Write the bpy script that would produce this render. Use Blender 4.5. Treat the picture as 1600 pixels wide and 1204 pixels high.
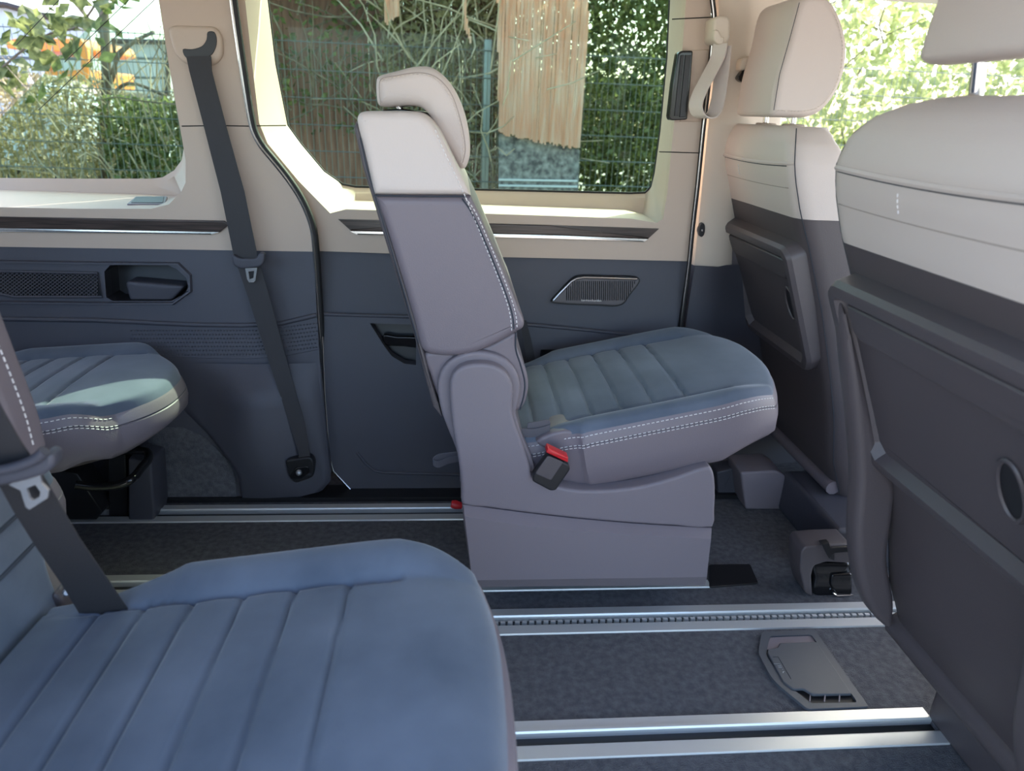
import bpy, bmesh, math, random
import numpy as np
from mathutils import Vector, Matrix

random.seed(7)
rng = np.random.default_rng(7)
scene = bpy.context.scene
C = scene.collection
for o in list(bpy.data.objects):
    bpy.data.objects.remove(o)

# ------------------------------------------------------------------ camera
CAM_H = 0.95
FPX, YAW, PITCH, ROLL = 1067.0, 0.0915669, 0.3794095, 0.0415388
_f = Vector((math.sin(YAW) * math.cos(PITCH), math.cos(YAW) * math.cos(PITCH), -math.sin(PITCH)))
_r = Vector((math.cos(YAW), -math.sin(YAW), 0))
_u = _r.cross(_f)
CR = _r * math.cos(ROLL) + _u * math.sin(ROLL)
CU = -_r * math.sin(ROLL) + _u * math.cos(ROLL)
cd = bpy.data.cameras.new('camera')
cam = bpy.data.objects.new('camera', cd)
C.objects.link(cam)
cam.matrix_world = Matrix(((CR.x, CU.x, -_f.x, 0), (CR.y, CU.y, -_f.y, 0), (CR.z, CU.z, -_f.z, CAM_H), (0, 0, 0, 1)))
cd.sensor_width = 36
cd.lens = FPX * 36 / 1600
cd.clip_start = 0.02
cd.clip_end = 200
cd.dof.use_dof = True
cd.dof.focus_distance = 1.45
cd.dof.aperture_fstop = 5.0
scene.camera = cam

# ------------------------------------------------------------------ light
SUN_TO = Vector((0.46, 0.54, 0.735)).normalized()
w = bpy.data.worlds.new('sky')
scene.world = w
w.use_nodes = True
nt = w.node_tree
bg = nt.nodes['Background']
sky = nt.nodes.new('ShaderNodeTexSky')
sky.sky_type = 'NISHITA'
sky.sun_disc = False
sky.sun_elevation = math.asin(SUN_TO.z)
sky.sun_rotation = math.atan2(SUN_TO.x, SUN_TO.y)
sky.dust_density = 2.5
sky.air_density = 1.0
nt.links.new(sky.outputs[0], bg.inputs[0])
bg.inputs[1].default_value = 0.62
sl = bpy.data.lights.new('sun', 'SUN')
sl.energy = 8.0
sl.color = (1.0, 0.96, 0.90)
sl.angle = math.radians(0.6)
sun = bpy.data.objects.new('sun', sl)
C.objects.link(sun)
sun.rotation_euler = SUN_TO.to_track_quat('Z', 'Y').to_euler()
sun.location = (3, 4, 6)
scene.view_settings.view_transform = 'Standard'
scene.view_settings.look = 'None'
scene.view_settings.gamma = 1.0
scene.view_settings.use_curve_mapping = False
scene.view_settings.exposure = 0.72

# ------------------------------------------------------------------ helpers: photo ray -> point on a real plane
def ray(x, y):
    return CR * ((x - 800) / FPX) - CU * ((y - 602) / FPX) + _f
def atY(x, y, Y):
    d = ray(x, y)
    v = d * (Y / d.y)
    return Vector((v.x, v.y, v.z + CAM_H))
def atZ(x, y, Z):
    d = ray(x, y)
    v = d * ((Z - CAM_H) / d.z)
    return Vector((v.x, v.y, v.z + CAM_H))
def atX(x, y, X):
    d = ray(x, y)
    v = d * (X / d.x)
    return Vector((v.x, v.y, v.z + CAM_H))
def atP(x, y, a, b):              # plane Y = a + b*z
    d = ray(x, y)
    t = (a + b * CAM_H) / (d.y - b * d.z)
    v = d * t
    return Vector((v.x, v.y, v.z + CAM_H))
def XZ(pts, Y):
    return [(p.x, p.z) for p in (atY(x, y, Y) for x, y in pts)]

def catmull(pts, n=6, closed=True):
    pts = [Vector(p) for p in pts]
    N = len(pts)
    out = []
    rngi = range(N) if closed else range(N - 1)
    for i in rngi:
        if closed:
            p0, p1, p2, p3 = pts[i - 1], pts[i], pts[(i + 1) % N], pts[(i + 2) % N]
        else:
            p1, p2 = pts[i], pts[i + 1]
            p0 = pts[i - 1] if i else p1 * 2 - p2
            p3 = pts[i + 2] if i + 2 < N else p2 * 2 - p1
        a = max((p1 - p0).length, 1e-6) ** 0.5
        b = max((p2 - p1).length, 1e-6) ** 0.5
        c = max((p3 - p2).length, 1e-6) ** 0.5
        m1 = (p2 - p1) + ((p1 - p0) / a - (p2 - p0) / (a + b)) * b
        m2 = (p2 - p1) + ((p3 - p2) / c - (p3 - p1) / (b + c)) * b
        for k in range(n):
            t = k / n
            t2, t3 = t * t, t * t * t
            out.append(p1 * (2 * t3 - 3 * t2 + 1) + m1 * (t3 - 2 * t2 + t) + p2 * (-2 * t3 + 3 * t2) + m2 * (t3 - t2))
    if not closed:
        out.append(pts[-1].copy())
    return out
def fillet(pts, r, n=4):
    """round the corners of a closed 2D/3D polygon; r number or list"""
    pts = [Vector(p) for p in pts]
    N = len(pts)
    out = []
    for i in range(N):
        rr = r[i] if isinstance(r, (list, tuple)) else r
        p, a, b = pts[i], pts[i - 1], pts[(i + 1) % N]
        da, db = a - p, b - p
        la, lb = da.length, db.length
        if rr <= 0 or la < 1e-6 or lb < 1e-6:
            out.append(p)
            continue
        t = min(rr, la * 0.45, lb * 0.45)
        q0, q1 = p + da / la * t, p + db / lb * t
        for k in range(n + 1):
            s = k / n
            out.append(q0 * ((1 - s) ** 2) + p * (2 * s * (1 - s)) + q1 * (s * s))
    return out
def interp(x, xs, ys):
    return float(np.interp(x, xs, ys))

# ------------------------------------------------------------------ objects
def thing(name, label=None, cat=None, loc=(0, 0, 0), group=None, kind=None):
    o = bpy.data.objects.new(name, None)
    o.empty_display_size = 0.05
    C.objects.link(o)
    o.location = loc
    if label: o['label'] = label
    if cat: o['category'] = cat
    if group: o['group'] = group
    if kind: o['kind'] = kind
    return o
def tag(o, label=None, cat=None, group=None, kind=None):
    if label: o['label'] = label
    if cat: o['category'] = cat
    if group: o['group'] = group
    if kind: o['kind'] = kind
    return o
def world_loc(o):
    v = Vector(o.location)
    if o.parent: v = Vector((0, 0, 0)) if o.type == 'MESH' else v + world_loc(o.parent)
    return v
def obj(name, verts, faces, mat, parent=None, smooth=35, mats=None, fmat=None, recalc=True):
    me = bpy.data.meshes.new(name)
    me.from_pydata([tuple(v) for v in verts], [], faces)
    if recalc:
        bm = bmesh.new()
        bm.from_mesh(me)
        if not fmat: bmesh.ops.remove_doubles(bm, verts=bm.verts, dist=1e-6)
        bmesh.ops.recalc_face_normals(bm, faces=bm.faces)
        bm.to_mesh(me)
        bm.free()
    for m in (mats or [mat]):
        me.materials.append(m)
    if fmat:
        for p, i in zip(me.polygons, fmat): p.material_index = i
    if smooth:
        me.shade_smooth()
        me.set_sharp_from_angle(angle=math.radians(smooth))
    o = bpy.data.objects.new(name, me)
    C.objects.link(o)
    if parent:
        o.parent = parent
        off = Vector((0, 0, 0))
        q = parent
        while q is not None:
            if q.type == 'EMPTY': off += Vector(q.location)
            q = q.parent
        o.matrix_parent_inverse = Matrix.Translation(-off) if parent.type == 'EMPTY' else Matrix.Identity(4)
    return o
class MB:
    """collects geometry for ONE mesh"""
    def __init__(s): s.v, s.f = [], []
    def add(s, v, f):
        n = len(s.v)
        s.v += [Vector(p) for p in v]
        s.f += [[i + n for i in q] for q in f]
        return s
    def build(s, name, mat, parent=None, smooth=35, recalc=True): return obj(name, s.v, s.f, mat, parent, smooth, recalc=recalc)

def _inset1(o, d):
    N = len(o)
    out = []
    for i in range(N):
        p = o[i]
        k = 1
        while k < N and math.hypot(p[0] - o[i - k][0], p[1] - o[i - k][1]) < 1e-6: k += 1
        a = o[i - k]
        k = 1
        while k < N and math.hypot(p[0] - o[(i + k) % N][0], p[1] - o[(i + k) % N][1]) < 1e-6: k += 1
        b = o[(i + k) % N]
        e1 = (p[0] - a[0], p[1] - a[1]); e2 = (b[0] - p[0], b[1] - p[1])
        l1 = math.hypot(*e1) or 1e-9; l2 = math.hypot(*e2) or 1e-9
        n = (-(e1[1] / l1) - (e2[1] / l2), e1[0] / l1 + e2[0] / l2)
        l = math.hypot(*n) or 1e-9
        n = (n[0] / l, n[1] / l)
        c = max(0.5, (-(e1[1] / l1)) * n[0] + (e1[0] / l1) * n[1])
        out.append([p[0] + n[0] * d / c, p[1] + n[1] * d / c])
    return out
def inset_loop(o, d):
    o = [tuple(p) for p in o]
    if d <= 0: return [tuple(p) for p in _inset1(o, d)]
    L = np.array(_inset1(o, d))
    O = np.array(o)
    E = np.roll(O, -1, axis=0) - O
    l2 = np.maximum((E ** 2).sum(1), 1e-14)
    ok = []
    for p in L:
        t = np.clip(((p - O) * E).sum(1) / l2, 0, 1)
        dist = np.sqrt((((O + E * t[:, None]) - p) ** 2).sum(1)).min()
        Q = np.roll(O, -1, axis=0)
        c = (O[:, 1] > p[1]) != (Q[:, 1] > p[1])
        xi = O[:, 0] + (p[1] - O[:, 1]) * E[:, 0] / np.where(np.abs(E[:, 1]) < 1e-12, 1e-12, E[:, 1])
        inside = ((c & (p[0] < xi)).sum() % 2) == 1
        ok.append(bool(inside and dist > 0.93 * d))
    n = len(o)
    if not any(ok): return [tuple(p) for p in (O + (O.mean(0) - O) * 0.5)]
    out = L.copy()
    for i in range(n):
        if ok[i]: continue
        a = 1
        while not ok[i - a]: a += 1
        b = 1
        while not ok[(i + b) % n]: b += 1
        out[i] = L[i - a] + (L[(i + b) % n] - L[i - a]) * (a / (a + b))
    return [tuple(p) for p in out]
def slab_geo(outline, d0, d1, r0, r1, M, seg=4):
    o = [(p[0], p[1]) for p in outline]
    A = sum(o[i - 1][0] * o[i][1] - o[i][0] * o[i - 1][1] for i in range(len(o)))
    if A < 0: o = o[::-1]
    N = len(o)
    sg = 1 if d1 > d0 else -1
    rings = []
    if r0 > 0:
        for i in range(seg):
            a = math.pi / 2 * i / seg
            rings.append((r0 * (1 - math.sin(a)), d0 + sg * r0 * (1 - math.cos(a))))
        rings.append((0, d0 + sg * r0))
    else: rings.append((0, d0))
    if r1 > 0:
        for i in range(seg + 1):
            a = math.pi / 2 * i / seg
            rings.append((r1 * (1 - math.cos(a)), d1 - sg * r1 * (1 - math.sin(a))))
    else: rings.append((0, d1))
    if r0 > 0: rings.insert(0, (r0 + 0.0015, d0))
    if r1 > 0: rings.append((r1 + 0.0015, d1))
    V, F = [], []
    for ins, d in rings:
        L = inset_loop(o, ins) if ins > 1e-7 else o
        V += [M(a, b, d) for a, b in L]
    for k in range(len(rings) - 1):
        for i in range(N):
            j = (i + 1) % N
            F.append([k * N + i, k * N + j, (k + 1) * N + j, (k + 1) * N + i])
    F.append(list(range(N))[::-1])
    F.append([(len(rings) - 1) * N + i for i in range(N)])
    return V, F
def MY(a, b, d): return Vector((a, d, b))          # outline in XZ, depth along Y
def MZ(a, b, d): return Vector((a, b, d))          # outline in XY, depth along Z
def MX(a, b, d): return Vector((d, a, b))          # outline in YZ, depth along X
def slab(name, outline, d0, d1, mat, parent=None, r=0.003, r1=None, M=MY, seg=4, smooth=35):
    v, f = slab_geo(outline, d0, d1, r, r if r1 is None else r1, M, seg)
    o = obj(name, v, f, mat, parent, smooth)
    return o
def box_geo(x0, x1, y0, y1, z0, z1):
    v = [(x, y, z) for x in (x0, x1) for y in (y0, y1) for z in (z0, z1)]
    f = [[0, 1, 3, 2], [4, 6, 7, 5], [0, 4, 5, 1], [2, 3, 7, 6], [0, 2, 6, 4], [1, 5, 7, 3]]
    return v, f
def box(name, x0, x1, y0, y1, z0, z1, mat, parent=None, r=0.004):
    if r <= 0:
        v, f = box_geo(x0, x1, y0, y1, z0, z1)
        return obj(name, v, f, mat, parent)
    ol = fillet([(x0, y0), (x1, y0), (x1, y1), (x0, y1)], r)
    return slab(name, ol, z0, z1, mat, parent, r=min(r, (z1 - z0) * .3), M=MZ)
def tube_geo(path, rad, n=8, closed=False):
    P = [Vector(p) for p in path]
    N = len(P)
    V, F = [], []
    prev = None
    for i in range(N):
        if closed: t = P[(i + 1) % N] - P[i - 1]
        else: t = P[min(i + 1, N - 1)] - P[max(i - 1, 0)]
        t.normalize()
        if prev is None:
            up = Vector((0, 0, 1)) if abs(t.z) < 0.9 else Vector((1, 0, 0))
            nrm = t.cross(up).normalized()
        else:
            nrm = (prev - t * prev.dot(t)).normalized()
        prev = nrm
        b = t.cross(nrm)
        rr = rad[i] if isinstance(rad, (list, tuple)) else rad
        for k in range(n):
            a = 2 * math.pi * k / n
            V.append(P[i] + (nrm * math.cos(a) + b * math.sin(a)) * rr)
    R_ = N if closed else N - 1
    for i in range(R_):
        for k in range(n):
            j = (i + 1) % N
            F.append([i * n + k, i * n + (k + 1) % n, j * n + (k + 1) % n, j * n + k])
    if not closed:
        F.append(list(range(n))[::-1])
        F.append([(N - 1) * n + k for k in range(n)])
    return V, F
def tube(name, path, rad, mat, parent=None, n=8, closed=False):
    v, f = tube_geo(path, rad, n, closed)
    return obj(name, v, f, mat, parent, 50)
def stitch(name, path, mat, parent, dash=0.0055, gap=0.0035, r=0.0009, lift=None):
    P = [Vector(p) for p in path]
    if lift: P = [p + Vector(lift) for p in P]
    mb = MB()
    acc = 0.0
    segs = []
    L = [0.0]
    for i in range(1, len(P)): L.append(L[-1] + (P[i] - P[i - 1]).length)
    def at(s):
        i = max(1, min(len(L) - 1, int(np.searchsorted(L, s))))
        t = (s - L[i - 1]) / max(1e-9, L[i] - L[i - 1])
        return P[i - 1].lerp(P[i], t)
    s = 0.0
    while s + dash < L[-1]:
        v, f = tube_geo([at(s), at(s + dash)], r, 4)
        mb.add(v, f)
        s += dash + gap
    o = mb.build(name, mat, parent, 0)
    o['kind'] = 'stuff'
    return o
def ribbon(name, rows, thick, mat, parent=None):
    """rows: list of (left point, right point); a webbing strip with thickness"""
    V, F = [], []
    n = len(rows)
    for i, (a, b) in enumerate(rows):
        a, b = Vector(a), Vector(b)
        c0 = (Vector(rows[max(i - 1, 0)][0]) + Vector(rows[max(i - 1, 0)][1])) / 2
        c1 = (Vector(rows[min(i + 1, n - 1)][0]) + Vector(rows[min(i + 1, n - 1)][1])) / 2
        nn = (c1 - c0).cross(b - a)
        nn.normalize()
        nn *= thick / 2
        V += [a + nn, b + nn, b - nn, a - nn]
    for i in range(n - 1):
        for k in range(4):
            F.append([i * 4 + k, i * 4 + (k + 1) % 4, i * 4 + 4 + (k + 1) % 4, i * 4 + 4 + k])
    F.append([0, 1, 2, 3]); F.append([n * 4 - 4 + k for k in (3, 2, 1, 0)])
    return obj(name, V, F, mat, parent, 40)
def loft(name, loops, mat, parent=None, smooth=40, cap=True):
    n = len(loops[0])
    V, F = [], []
    for L in loops: V += [Vector(p) for p in L]
    for i in range(len(loops) - 1):
        for k in range(n):
            j = (k + 1) % n
            F.append([i * n + k, i * n + j, (i + 1) * n + j, (i + 1) * n + k])
    if cap:
        F.append(list(range(n))[::-1])
        F.append([(len(loops) - 1) * n + k for k in range(n)])
    return obj(name, V, F, mat, parent, smooth)
def strip(name, loops, mat, parent=None, smooth=40):
    """open bridge between polylines of equal count (closed=False)"""
    n = len(loops[0])
    V, F = [], []
    for L in loops: V += [Vector(p) for p in L]
    for i in range(len(loops) - 1):
        for k in range(n - 1):
            F.append([i * n + k, i * n + k + 1, (i + 1) * n + k + 1, (i + 1) * n + k])
    return obj(name, V, F, mat, parent, smooth, recalc=False)
def panel(name, outer, holes, depth, mat, parent=None, smooth=30, bev=0.0):
    """3D outline (planar) with holes, reveal walls going back by vector depth"""
    bm = bmesh.new()
    loops = []
    edges = []
    for L in [outer] + list(holes):
        vs = [bm.verts.new(p) for p in L]
        loops.append(vs)
        for i in range(len(vs)): edges.append(bm.edges.new((vs[i - 1], vs[i])))
    bmesh.ops.triangle_fill(bm, use_beauty=True, use_dissolve=False, edges=edges)
    depth = Vector(depth)
    for vs in loops:
        bk = [bm.verts.new(v.co + depth) for v in vs]
        for i in range(len(vs)):
            bm.faces.new((vs[i - 1], vs[i], bk[i], bk[i - 1]))
    bmesh.ops.recalc_face_normals(bm, faces=bm.faces)
    me = bpy.data.meshes.new(name)
    bm.to_mesh(me)
    bm.free()
    # make the front faces look at the cabin (-Y)
    me.materials.append(mat)
    if smooth:
        me.shade_smooth(); me.set_sharp_from_angle(angle=math.radians(smooth))
    o = bpy.data.objects.new(name, me)
    C.objects.link(o)
    if parent:
        o.parent = parent
        o.matrix_parent_inverse = Matrix.Translation(-Vector(parent.location)) if parent.type == 'EMPTY' else Matrix.Identity(4)
    return o

# ------------------------------------------------------------------ materials
def mat(name, col, rough=0.5, metal=0.0, noise=0.0, nscale=200.0, bump=0.0, bscale=400.0, spec=0.5, sheen=0.0, col2=None, cscale=6.0, cstretch=(1, 1, 1), coat=0.0, transl=0.0, bdist=0.001):
    m = bpy.data.materials.new(name)
    m.use_nodes = True
    n = m.node_tree.nodes
    l = m.node_tree.links
    b = n['Principled BSDF']
    b.inputs['Base Color'].default_value = (*col, 1)
    b.inputs['Roughness'].default_value = rough
    b.inputs['Metallic'].default_value = metal
    b.inputs['Specular IOR Level'].default_value = spec
    b.inputs['Coat Weight'].default_value = coat
    if sheen:
        b.inputs['Sheen Weight'].default_value = sheen
        b.inputs['Sheen Roughness'].default_value = 0.4
    tc = n.new('ShaderNodeTexCoord')
    if col2 is not None:
        mp = n.new('ShaderNodeMapping')
        mp.inputs['Scale'].default_value = cstretch
        l.new(tc.outputs['Object'], mp.inputs[0])
        t = n.new('ShaderNodeTexNoise')
        t.inputs['Scale'].default_value = cscale
        t.inputs['Detail'].default_value = 5
        l.new(mp.outputs[0], t.inputs[0])
        r = n.new('ShaderNodeValToRGB')
        r.color_ramp.elements[0].position = 0.35
        r.color_ramp.elements[1].position = 0.68
        r.color_ramp.elements[0].color = (*col, 1)
        r.color_ramp.elements[1].color = (*col2, 1)
        l.new(t.outputs[0], r.inputs[0])
        l.new(r.outputs[0], b.inputs['Base Color'])
    if bump:
        t = n.new('ShaderNodeTexNoise')
        t.inputs['Scale'].default_value = bscale
        t.inputs['Detail'].default_value = 3
        l.new(tc.outputs['Object'], t.inputs[0])
        bp = n.new('ShaderNodeBump')
        bp.inputs['Strength'].default_value = bump
        bp.inputs['Distance'].default_value = bdist
        l.new(t.outputs[0], bp.inputs['Height'])
        l.new(bp.outputs[0], b.inputs['Normal'])
    if transl:
        tr = n.new('ShaderNodeBsdfTranslucent')
        mx = n.new('ShaderNodeMixShader')
        mx.inputs[0].default_value = transl
        src = b.inputs['Base Color']
        if src.is_linked: l.new(src.links[0].from_socket, tr.inputs[0])
        else: tr.inputs[0].default_value = (*col, 1)
        l.new(b.outputs[0], mx.inputs[1])
        l.new(tr.outputs[0], mx.inputs[2])
        l.new(mx.outputs[0], n['Material Output'].inputs[0])
    return m
def glass_mat(name, tint, refl=0.06):
    m = bpy.data.materials.new(name)
    m.use_nodes = True
    n, l = m.node_tree.nodes, m.node_tree.links
    n.remove(n['Principled BSDF'])
    t = n.new('ShaderNodeBsdfTransparent')
    t.inputs[0].default_value = (*tint, 1)
    g = n.new('ShaderNodeBsdfGlossy')
    g.inputs['Roughness'].default_value = 0.01
    fr = n.new('ShaderNodeFresnel')
    fr.inputs[0].default_value = 1.2
    mx = n.new('ShaderNodeMixShader')
    l.new(fr.outputs[0], mx.inputs[0])
    l.new(t.outputs[0], mx.inputs[1])
    l.new(g.outputs[0], mx.inputs[2])
    l.new(mx.outputs[0], n['Material Output'].inputs[0])
    return m
M_ = {}
M_['beige_plastic'] = mat('beige_plastic', (0.55, 0.435, 0.345), 0.55, bump=0.25, bscale=900)
M_['beige_leather'] = mat('beige_leather', (0.60, 0.52, 0.47), 0.5, bump=0.3, bscale=500)
M_['grey_leather'] = mat('grey_leather', (0.170, 0.143, 0.160), 0.45, bump=0.3, bscale=500)
M_['grey_plastic'] = mat('grey_plastic', (0.190, 0.163, 0.180), 0.5, bump=0.3, bscale=900)
M_['seatback_plastic'] = mat('seatback_plastic', (0.078, 0.066, 0.070), 0.42, bump=0.3, bscale=900)
M_['dark_leather'] = mat('dark_leather', (0.082, 0.068, 0.071), 0.5, bump=0.3, bscale=500)
M_['door_plastic'] = mat('door_plastic', (0.060, 0.060, 0.075), 0.5, bump=0.4, bscale=900)
M_['black_plastic'] = mat('black_plastic', (0.012, 0.012, 0.014), 0.4)
M_['gloss_black'] = mat('gloss_black', (0.008, 0.008, 0.009), 0.15)
M_['suede'] = mat('suede', (0.085, 0.105, 0.14), 0.85, col2=(0.135, 0.16, 0.205), cscale=7, bump=0.25, bscale=700, sheen=0.35, spec=0.2)
M_['suede_seam'] = mat('suede_seam', (0.035, 0.042, 0.055), 0.9)
M_['carpet'] = mat('carpet', (0.095, 0.096, 0.105), 0.95, col2=(0.15, 0.15, 0.16), cscale=75, bump=1.0, bscale=420, spec=0.1, bdist=0.004)
M_['aluminium'] = mat('aluminium', (0.70, 0.71, 0.70), 0.42, metal=0.55, bump=0.06, bscale=60)
M_['wire_metal'] = mat('bolt_metal', (0.42, 0.43, 0.44), 0.45, metal=0.8)
M_['chrome'] = mat('chrome', (0.85, 0.85, 0.86), 0.08, metal=1.0)
M_['satin_chrome'] = mat('satin_chrome', (0.72, 0.70, 0.67), 0.25, metal=1.0)
M_['wood'] = mat('wood', (0.020, 0.013, 0.010), 0.3, col2=(0.075, 0.05, 0.042), cscale=40, cstretch=(0.25, 3, 8))
M_['webbing'] = mat('webbing', (0.030, 0.028, 0.030), 0.65, bump=0.5, bscale=600)
M_['grey_webbing'] = mat('grey_webbing', (0.11, 0.105, 0.12), 0.7, bump=0.5, bscale=600)
M_['rubber'] = mat('rubber', (0.012, 0.012, 0.013), 0.6)
M_['seam_beige'] = mat('seam_beige', (0.34, 0.28, 0.24), 0.7)
M_['thread'] = mat('thread', (0.75, 0.72, 0.70), 0.7)
M_['beige_thread'] = mat('beige_thread', (0.72, 0.64, 0.56), 0.7)
M_['red'] = mat('red', (0.55, 0.012, 0.018), 0.35)
M_['white_metal'] = mat('white_metal', (0.80, 0.80, 0.80), 0.25, metal=0.9)
M_['cream_plastic'] = mat('cream_plastic', (0.66, 0.57, 0.47), 0.5)
M_['window_glass'] = glass_mat('window_glass', (0.70, 0.81, 0.70))
M_['front_glass'] = glass_mat('front_glass', (0.90, 0.93, 0.90))
M_['headliner'] = mat('headliner', (0.55, 0.52, 0.48), 0.9)

# ================================================================== STRUCTURE
# ---- floor of the cabin (carpet) with slots for the rails, and the ground outside
RAILS = [(1.464, 1.542), (1.187, 1.263), (1.055, 1.131), (0.775, 0.852)]      # near / far edge in Y
floor = thing('floor', kind='structure')
tag(floor, 'dark grey carpeted cabin floor')
ybands = [(0.05, 0.775), (0.852, 1.055), (1.131, 1.187), (1.263, 1.464), (1.542, 1.80)]
for a, b in ybands:
    v, f = box_geo(-1.7, 2.2, a, b, -0.05, 0.0)
    obj('carpet_strip', v, f, M_['carpet'], floor, 0)
v, f = box_geo(-1.7, 2.2, 0.05, 1.85, -0.08, -0.05)
obj('floor_pan', v, f, M_['black_plastic'], floor, 0)

for (a, b), xe in zip(RAILS, (0.60, 0.566, 0.98, 0.83)):
    v, f = box_geo(xe, 2.2, a, b, -0.05, 0.0)
    obj('carpet_strip', v, f, M_['carpet'], floor, 0)

M_['ground'] = mat('ground', (0.30, 0.27, 0.23), 0.95, col2=(0.42, 0.38, 0.33), cscale=3, bump=0.6, bscale=30)
v, f = box_geo(-40, 40, -30, 60, -0.75, -0.55)
gr = obj('ground', v, f, M_['ground'], None, 0)
tag(gr, 'gravel ground outside the van', kind='structure')

# ---- roof
rf_ = [(-1.7, 0.10), (2.1, 0.10), (2.1, 2.12), (0.95, 2.12), (0.85, 1.90), (-1.7, 1.90)]  # front part widened outward, out of view, to keep sun off the floor hatch
tag(slab('ceiling', rf_, 1.285, 1.34, M_['headliner'], None, r=0.004, M=MZ), 'pale headliner of the cabin, widened at the front to block sun', kind='structure')
# ---- rear end and near rear quarter (behind the left frame edge)
v, f = box_geo(-1.75, -1.70, 0.05, 1.80, -0.08, 0.78)
tag(obj('wall_back', v, f, M_['door_plastic'], None, 0), 'dark tailgate trim at the rear end', kind='structure')
v, f = box_geo(-1.75, -0.60, 0.05, 0.09, -0.08, 0.78)
tag(obj('wall_near', v, f, M_['door_plastic'], None, 0), 'dark side trim beside the near rear seat', kind='structure')

# ---- far side, rear quarter (left of the sliding door)
PL = (1.565, 0.1667)            # lower dark trim, leans outwards
YU = 1.665                      # beige upper trim plane
wl = thing('wall_far', kind='structure', loc=(-0.9, 1.62, 0))
tag(wl, 'beige and dark blue-grey side trim of the rear quarter')
def P_(pts, a, b=0.0): return [atP(x, y, a, b) for x, y in pts]
seal_px = [(352, -60), (360, 0), (374, 100), (388, 185), (393, 206), (404, 228), (422, 250), (443, 276), (462, 304), (477, 332), (486, 360), (490, 393)]
front_loop = [(236, -60), (248, 0), (262, 90), (275, 165), (284, 215), (290, 250), (290, 285), (283, 300), (264, 319), (236, 326), (120, 326), (-90, 322)]
outer = seal_px + [(300, 389), (-90, 384)]
hole = front_loop[:]
# upper trim as one outline that runs round the window opening (open at the left and top, beyond the frame)
up = P_(seal_px + [(300, 390), (-90, 384)] + front_loop[::-1], YU)
panel('upper_trim', up, [], (0, 0.02, 0), M_['beige_plastic'], wl)
glass_loop = [(238, -60), (252, 0), (266, 90), (279, 165), (286, 205), (287, 232), (284, 250), (272, 266), (254, 277), (236, 279), (120, 279), (-90, 277)]
YG = 1.985
zs_l = atY(100, 325, YU).z
rim_loop = [(x + (0 if i < 6 else 0), y + (0 if i < 6 else 9)) for i, (x, y) in enumerate(glass_loop)]
A = P_(front_loop, YU)
B = []
for i, p in enumerate(P_(rim_loop, YG - 0.012)):
    B.append(p)
# shelf: horizontal part behind the front edge, then riser up to the glass rim
Smid = []
for i, (a, b) in enumerate(zip(A, B)):
    if i >= 8: Smid.append(Vector((a.x * 0.55 + b.x * 0.45, YG - 0.02, zs_l)))
    else: Smid.append(a.lerp(b, 0.8))
strip('window_reveal', [A, Smid, B, P_(glass_loop, YG)], M_['beige_plastic'], wl, 55)
# small storage tray in the shelf end
tz = zs_l + 0.002
tr = [atZ(198, 321, tz), atZ(212, 309, tz), atZ(262, 309, tz), atZ(258, 321, tz)]
tro = thing('unused_anchor') if False else None
c = sum(tr, Vector()) / 4
slab('shelf_tray', fillet([(p.x, p.y) for p in tr], 0.008), tz - 0.002, tz + 0.004, M_['grey_plastic'], wl, r=0.002, M=MZ)
slab('shelf_tray_well', fillet([(c.x + (p.x - c.x) * 0.86, c.y + (p.y - c.y) * 0.8) for p in tr], 0.008), tz + 0.003, tz + 0.0055, M_['door_plastic'], wl, r=0.001, M=MZ)
# window pane 1
gl = P_(glass_loop[::1], YG + 0.004)
win1 = obj('window_1', gl + [p + Vector((0, 0.004, 0)) for p in gl],
           [list(range(len(gl)))] + [[i + len(gl) for i in range(len(gl))][::-1]], M_['window_glass'], None, 0)
tag(win1, 'tinted rear side window left of the belt pillar', kind='structure')
for (x0, y0, x1, y1) in ((95, -3, 26, 70), (203, -2, 101, 97), (241, 0, 60, 172)):
    tube('antenna_wire', [atY(x0, y0, YG), atY(x1, y1, YG)], 0.0009, M_['rubber'], win1, 5)
# pillar split line + moulded belt outlet
tube('pillar_joint', P_([(284, 197), (340, 196), (391, 197)], YU - 0.0005), 0.0012, M_['rubber'], wl, 5)
ol = XZ([(262, 40), (338, 42), (349, 58), (350, 88), (338, 102), (292, 102), (275, 84)], YU)
slab('belt_outlet_cover', fillet(ol, 0.02), YU - 0.012, YU + 0.01, M_['beige_plastic'], wl, r=0.008)
slot = catmull(XZ([(286, 77), (300, 77), (316, 72), (323, 62), (325, 50), (335, 50), (339, 64), (335, 80), (325, 90), (291, 90)], YU - 0.012), 3)
slab('belt_slot', slot, YU - 0.0145, YU - 0.006, M_['black_plastic'], wl, r=0.001)

# wood + chrome strips
slab('wood_strip', XZ([(-90, 337), (350, 345), (357, 351), (343, 363), (-90, 355)], YU - 0.006), YU - 0.006, YU + 0.005, M_['wood'], wl, r=0.002)
slab('chrome_strip', XZ([(-90, 355), (343, 362.5), (330, 366.5), (-90, 361)], YU - 0.008), YU - 0.008, YU + 0.005, M_['satin_chrome'], wl, r=0.001)

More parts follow.
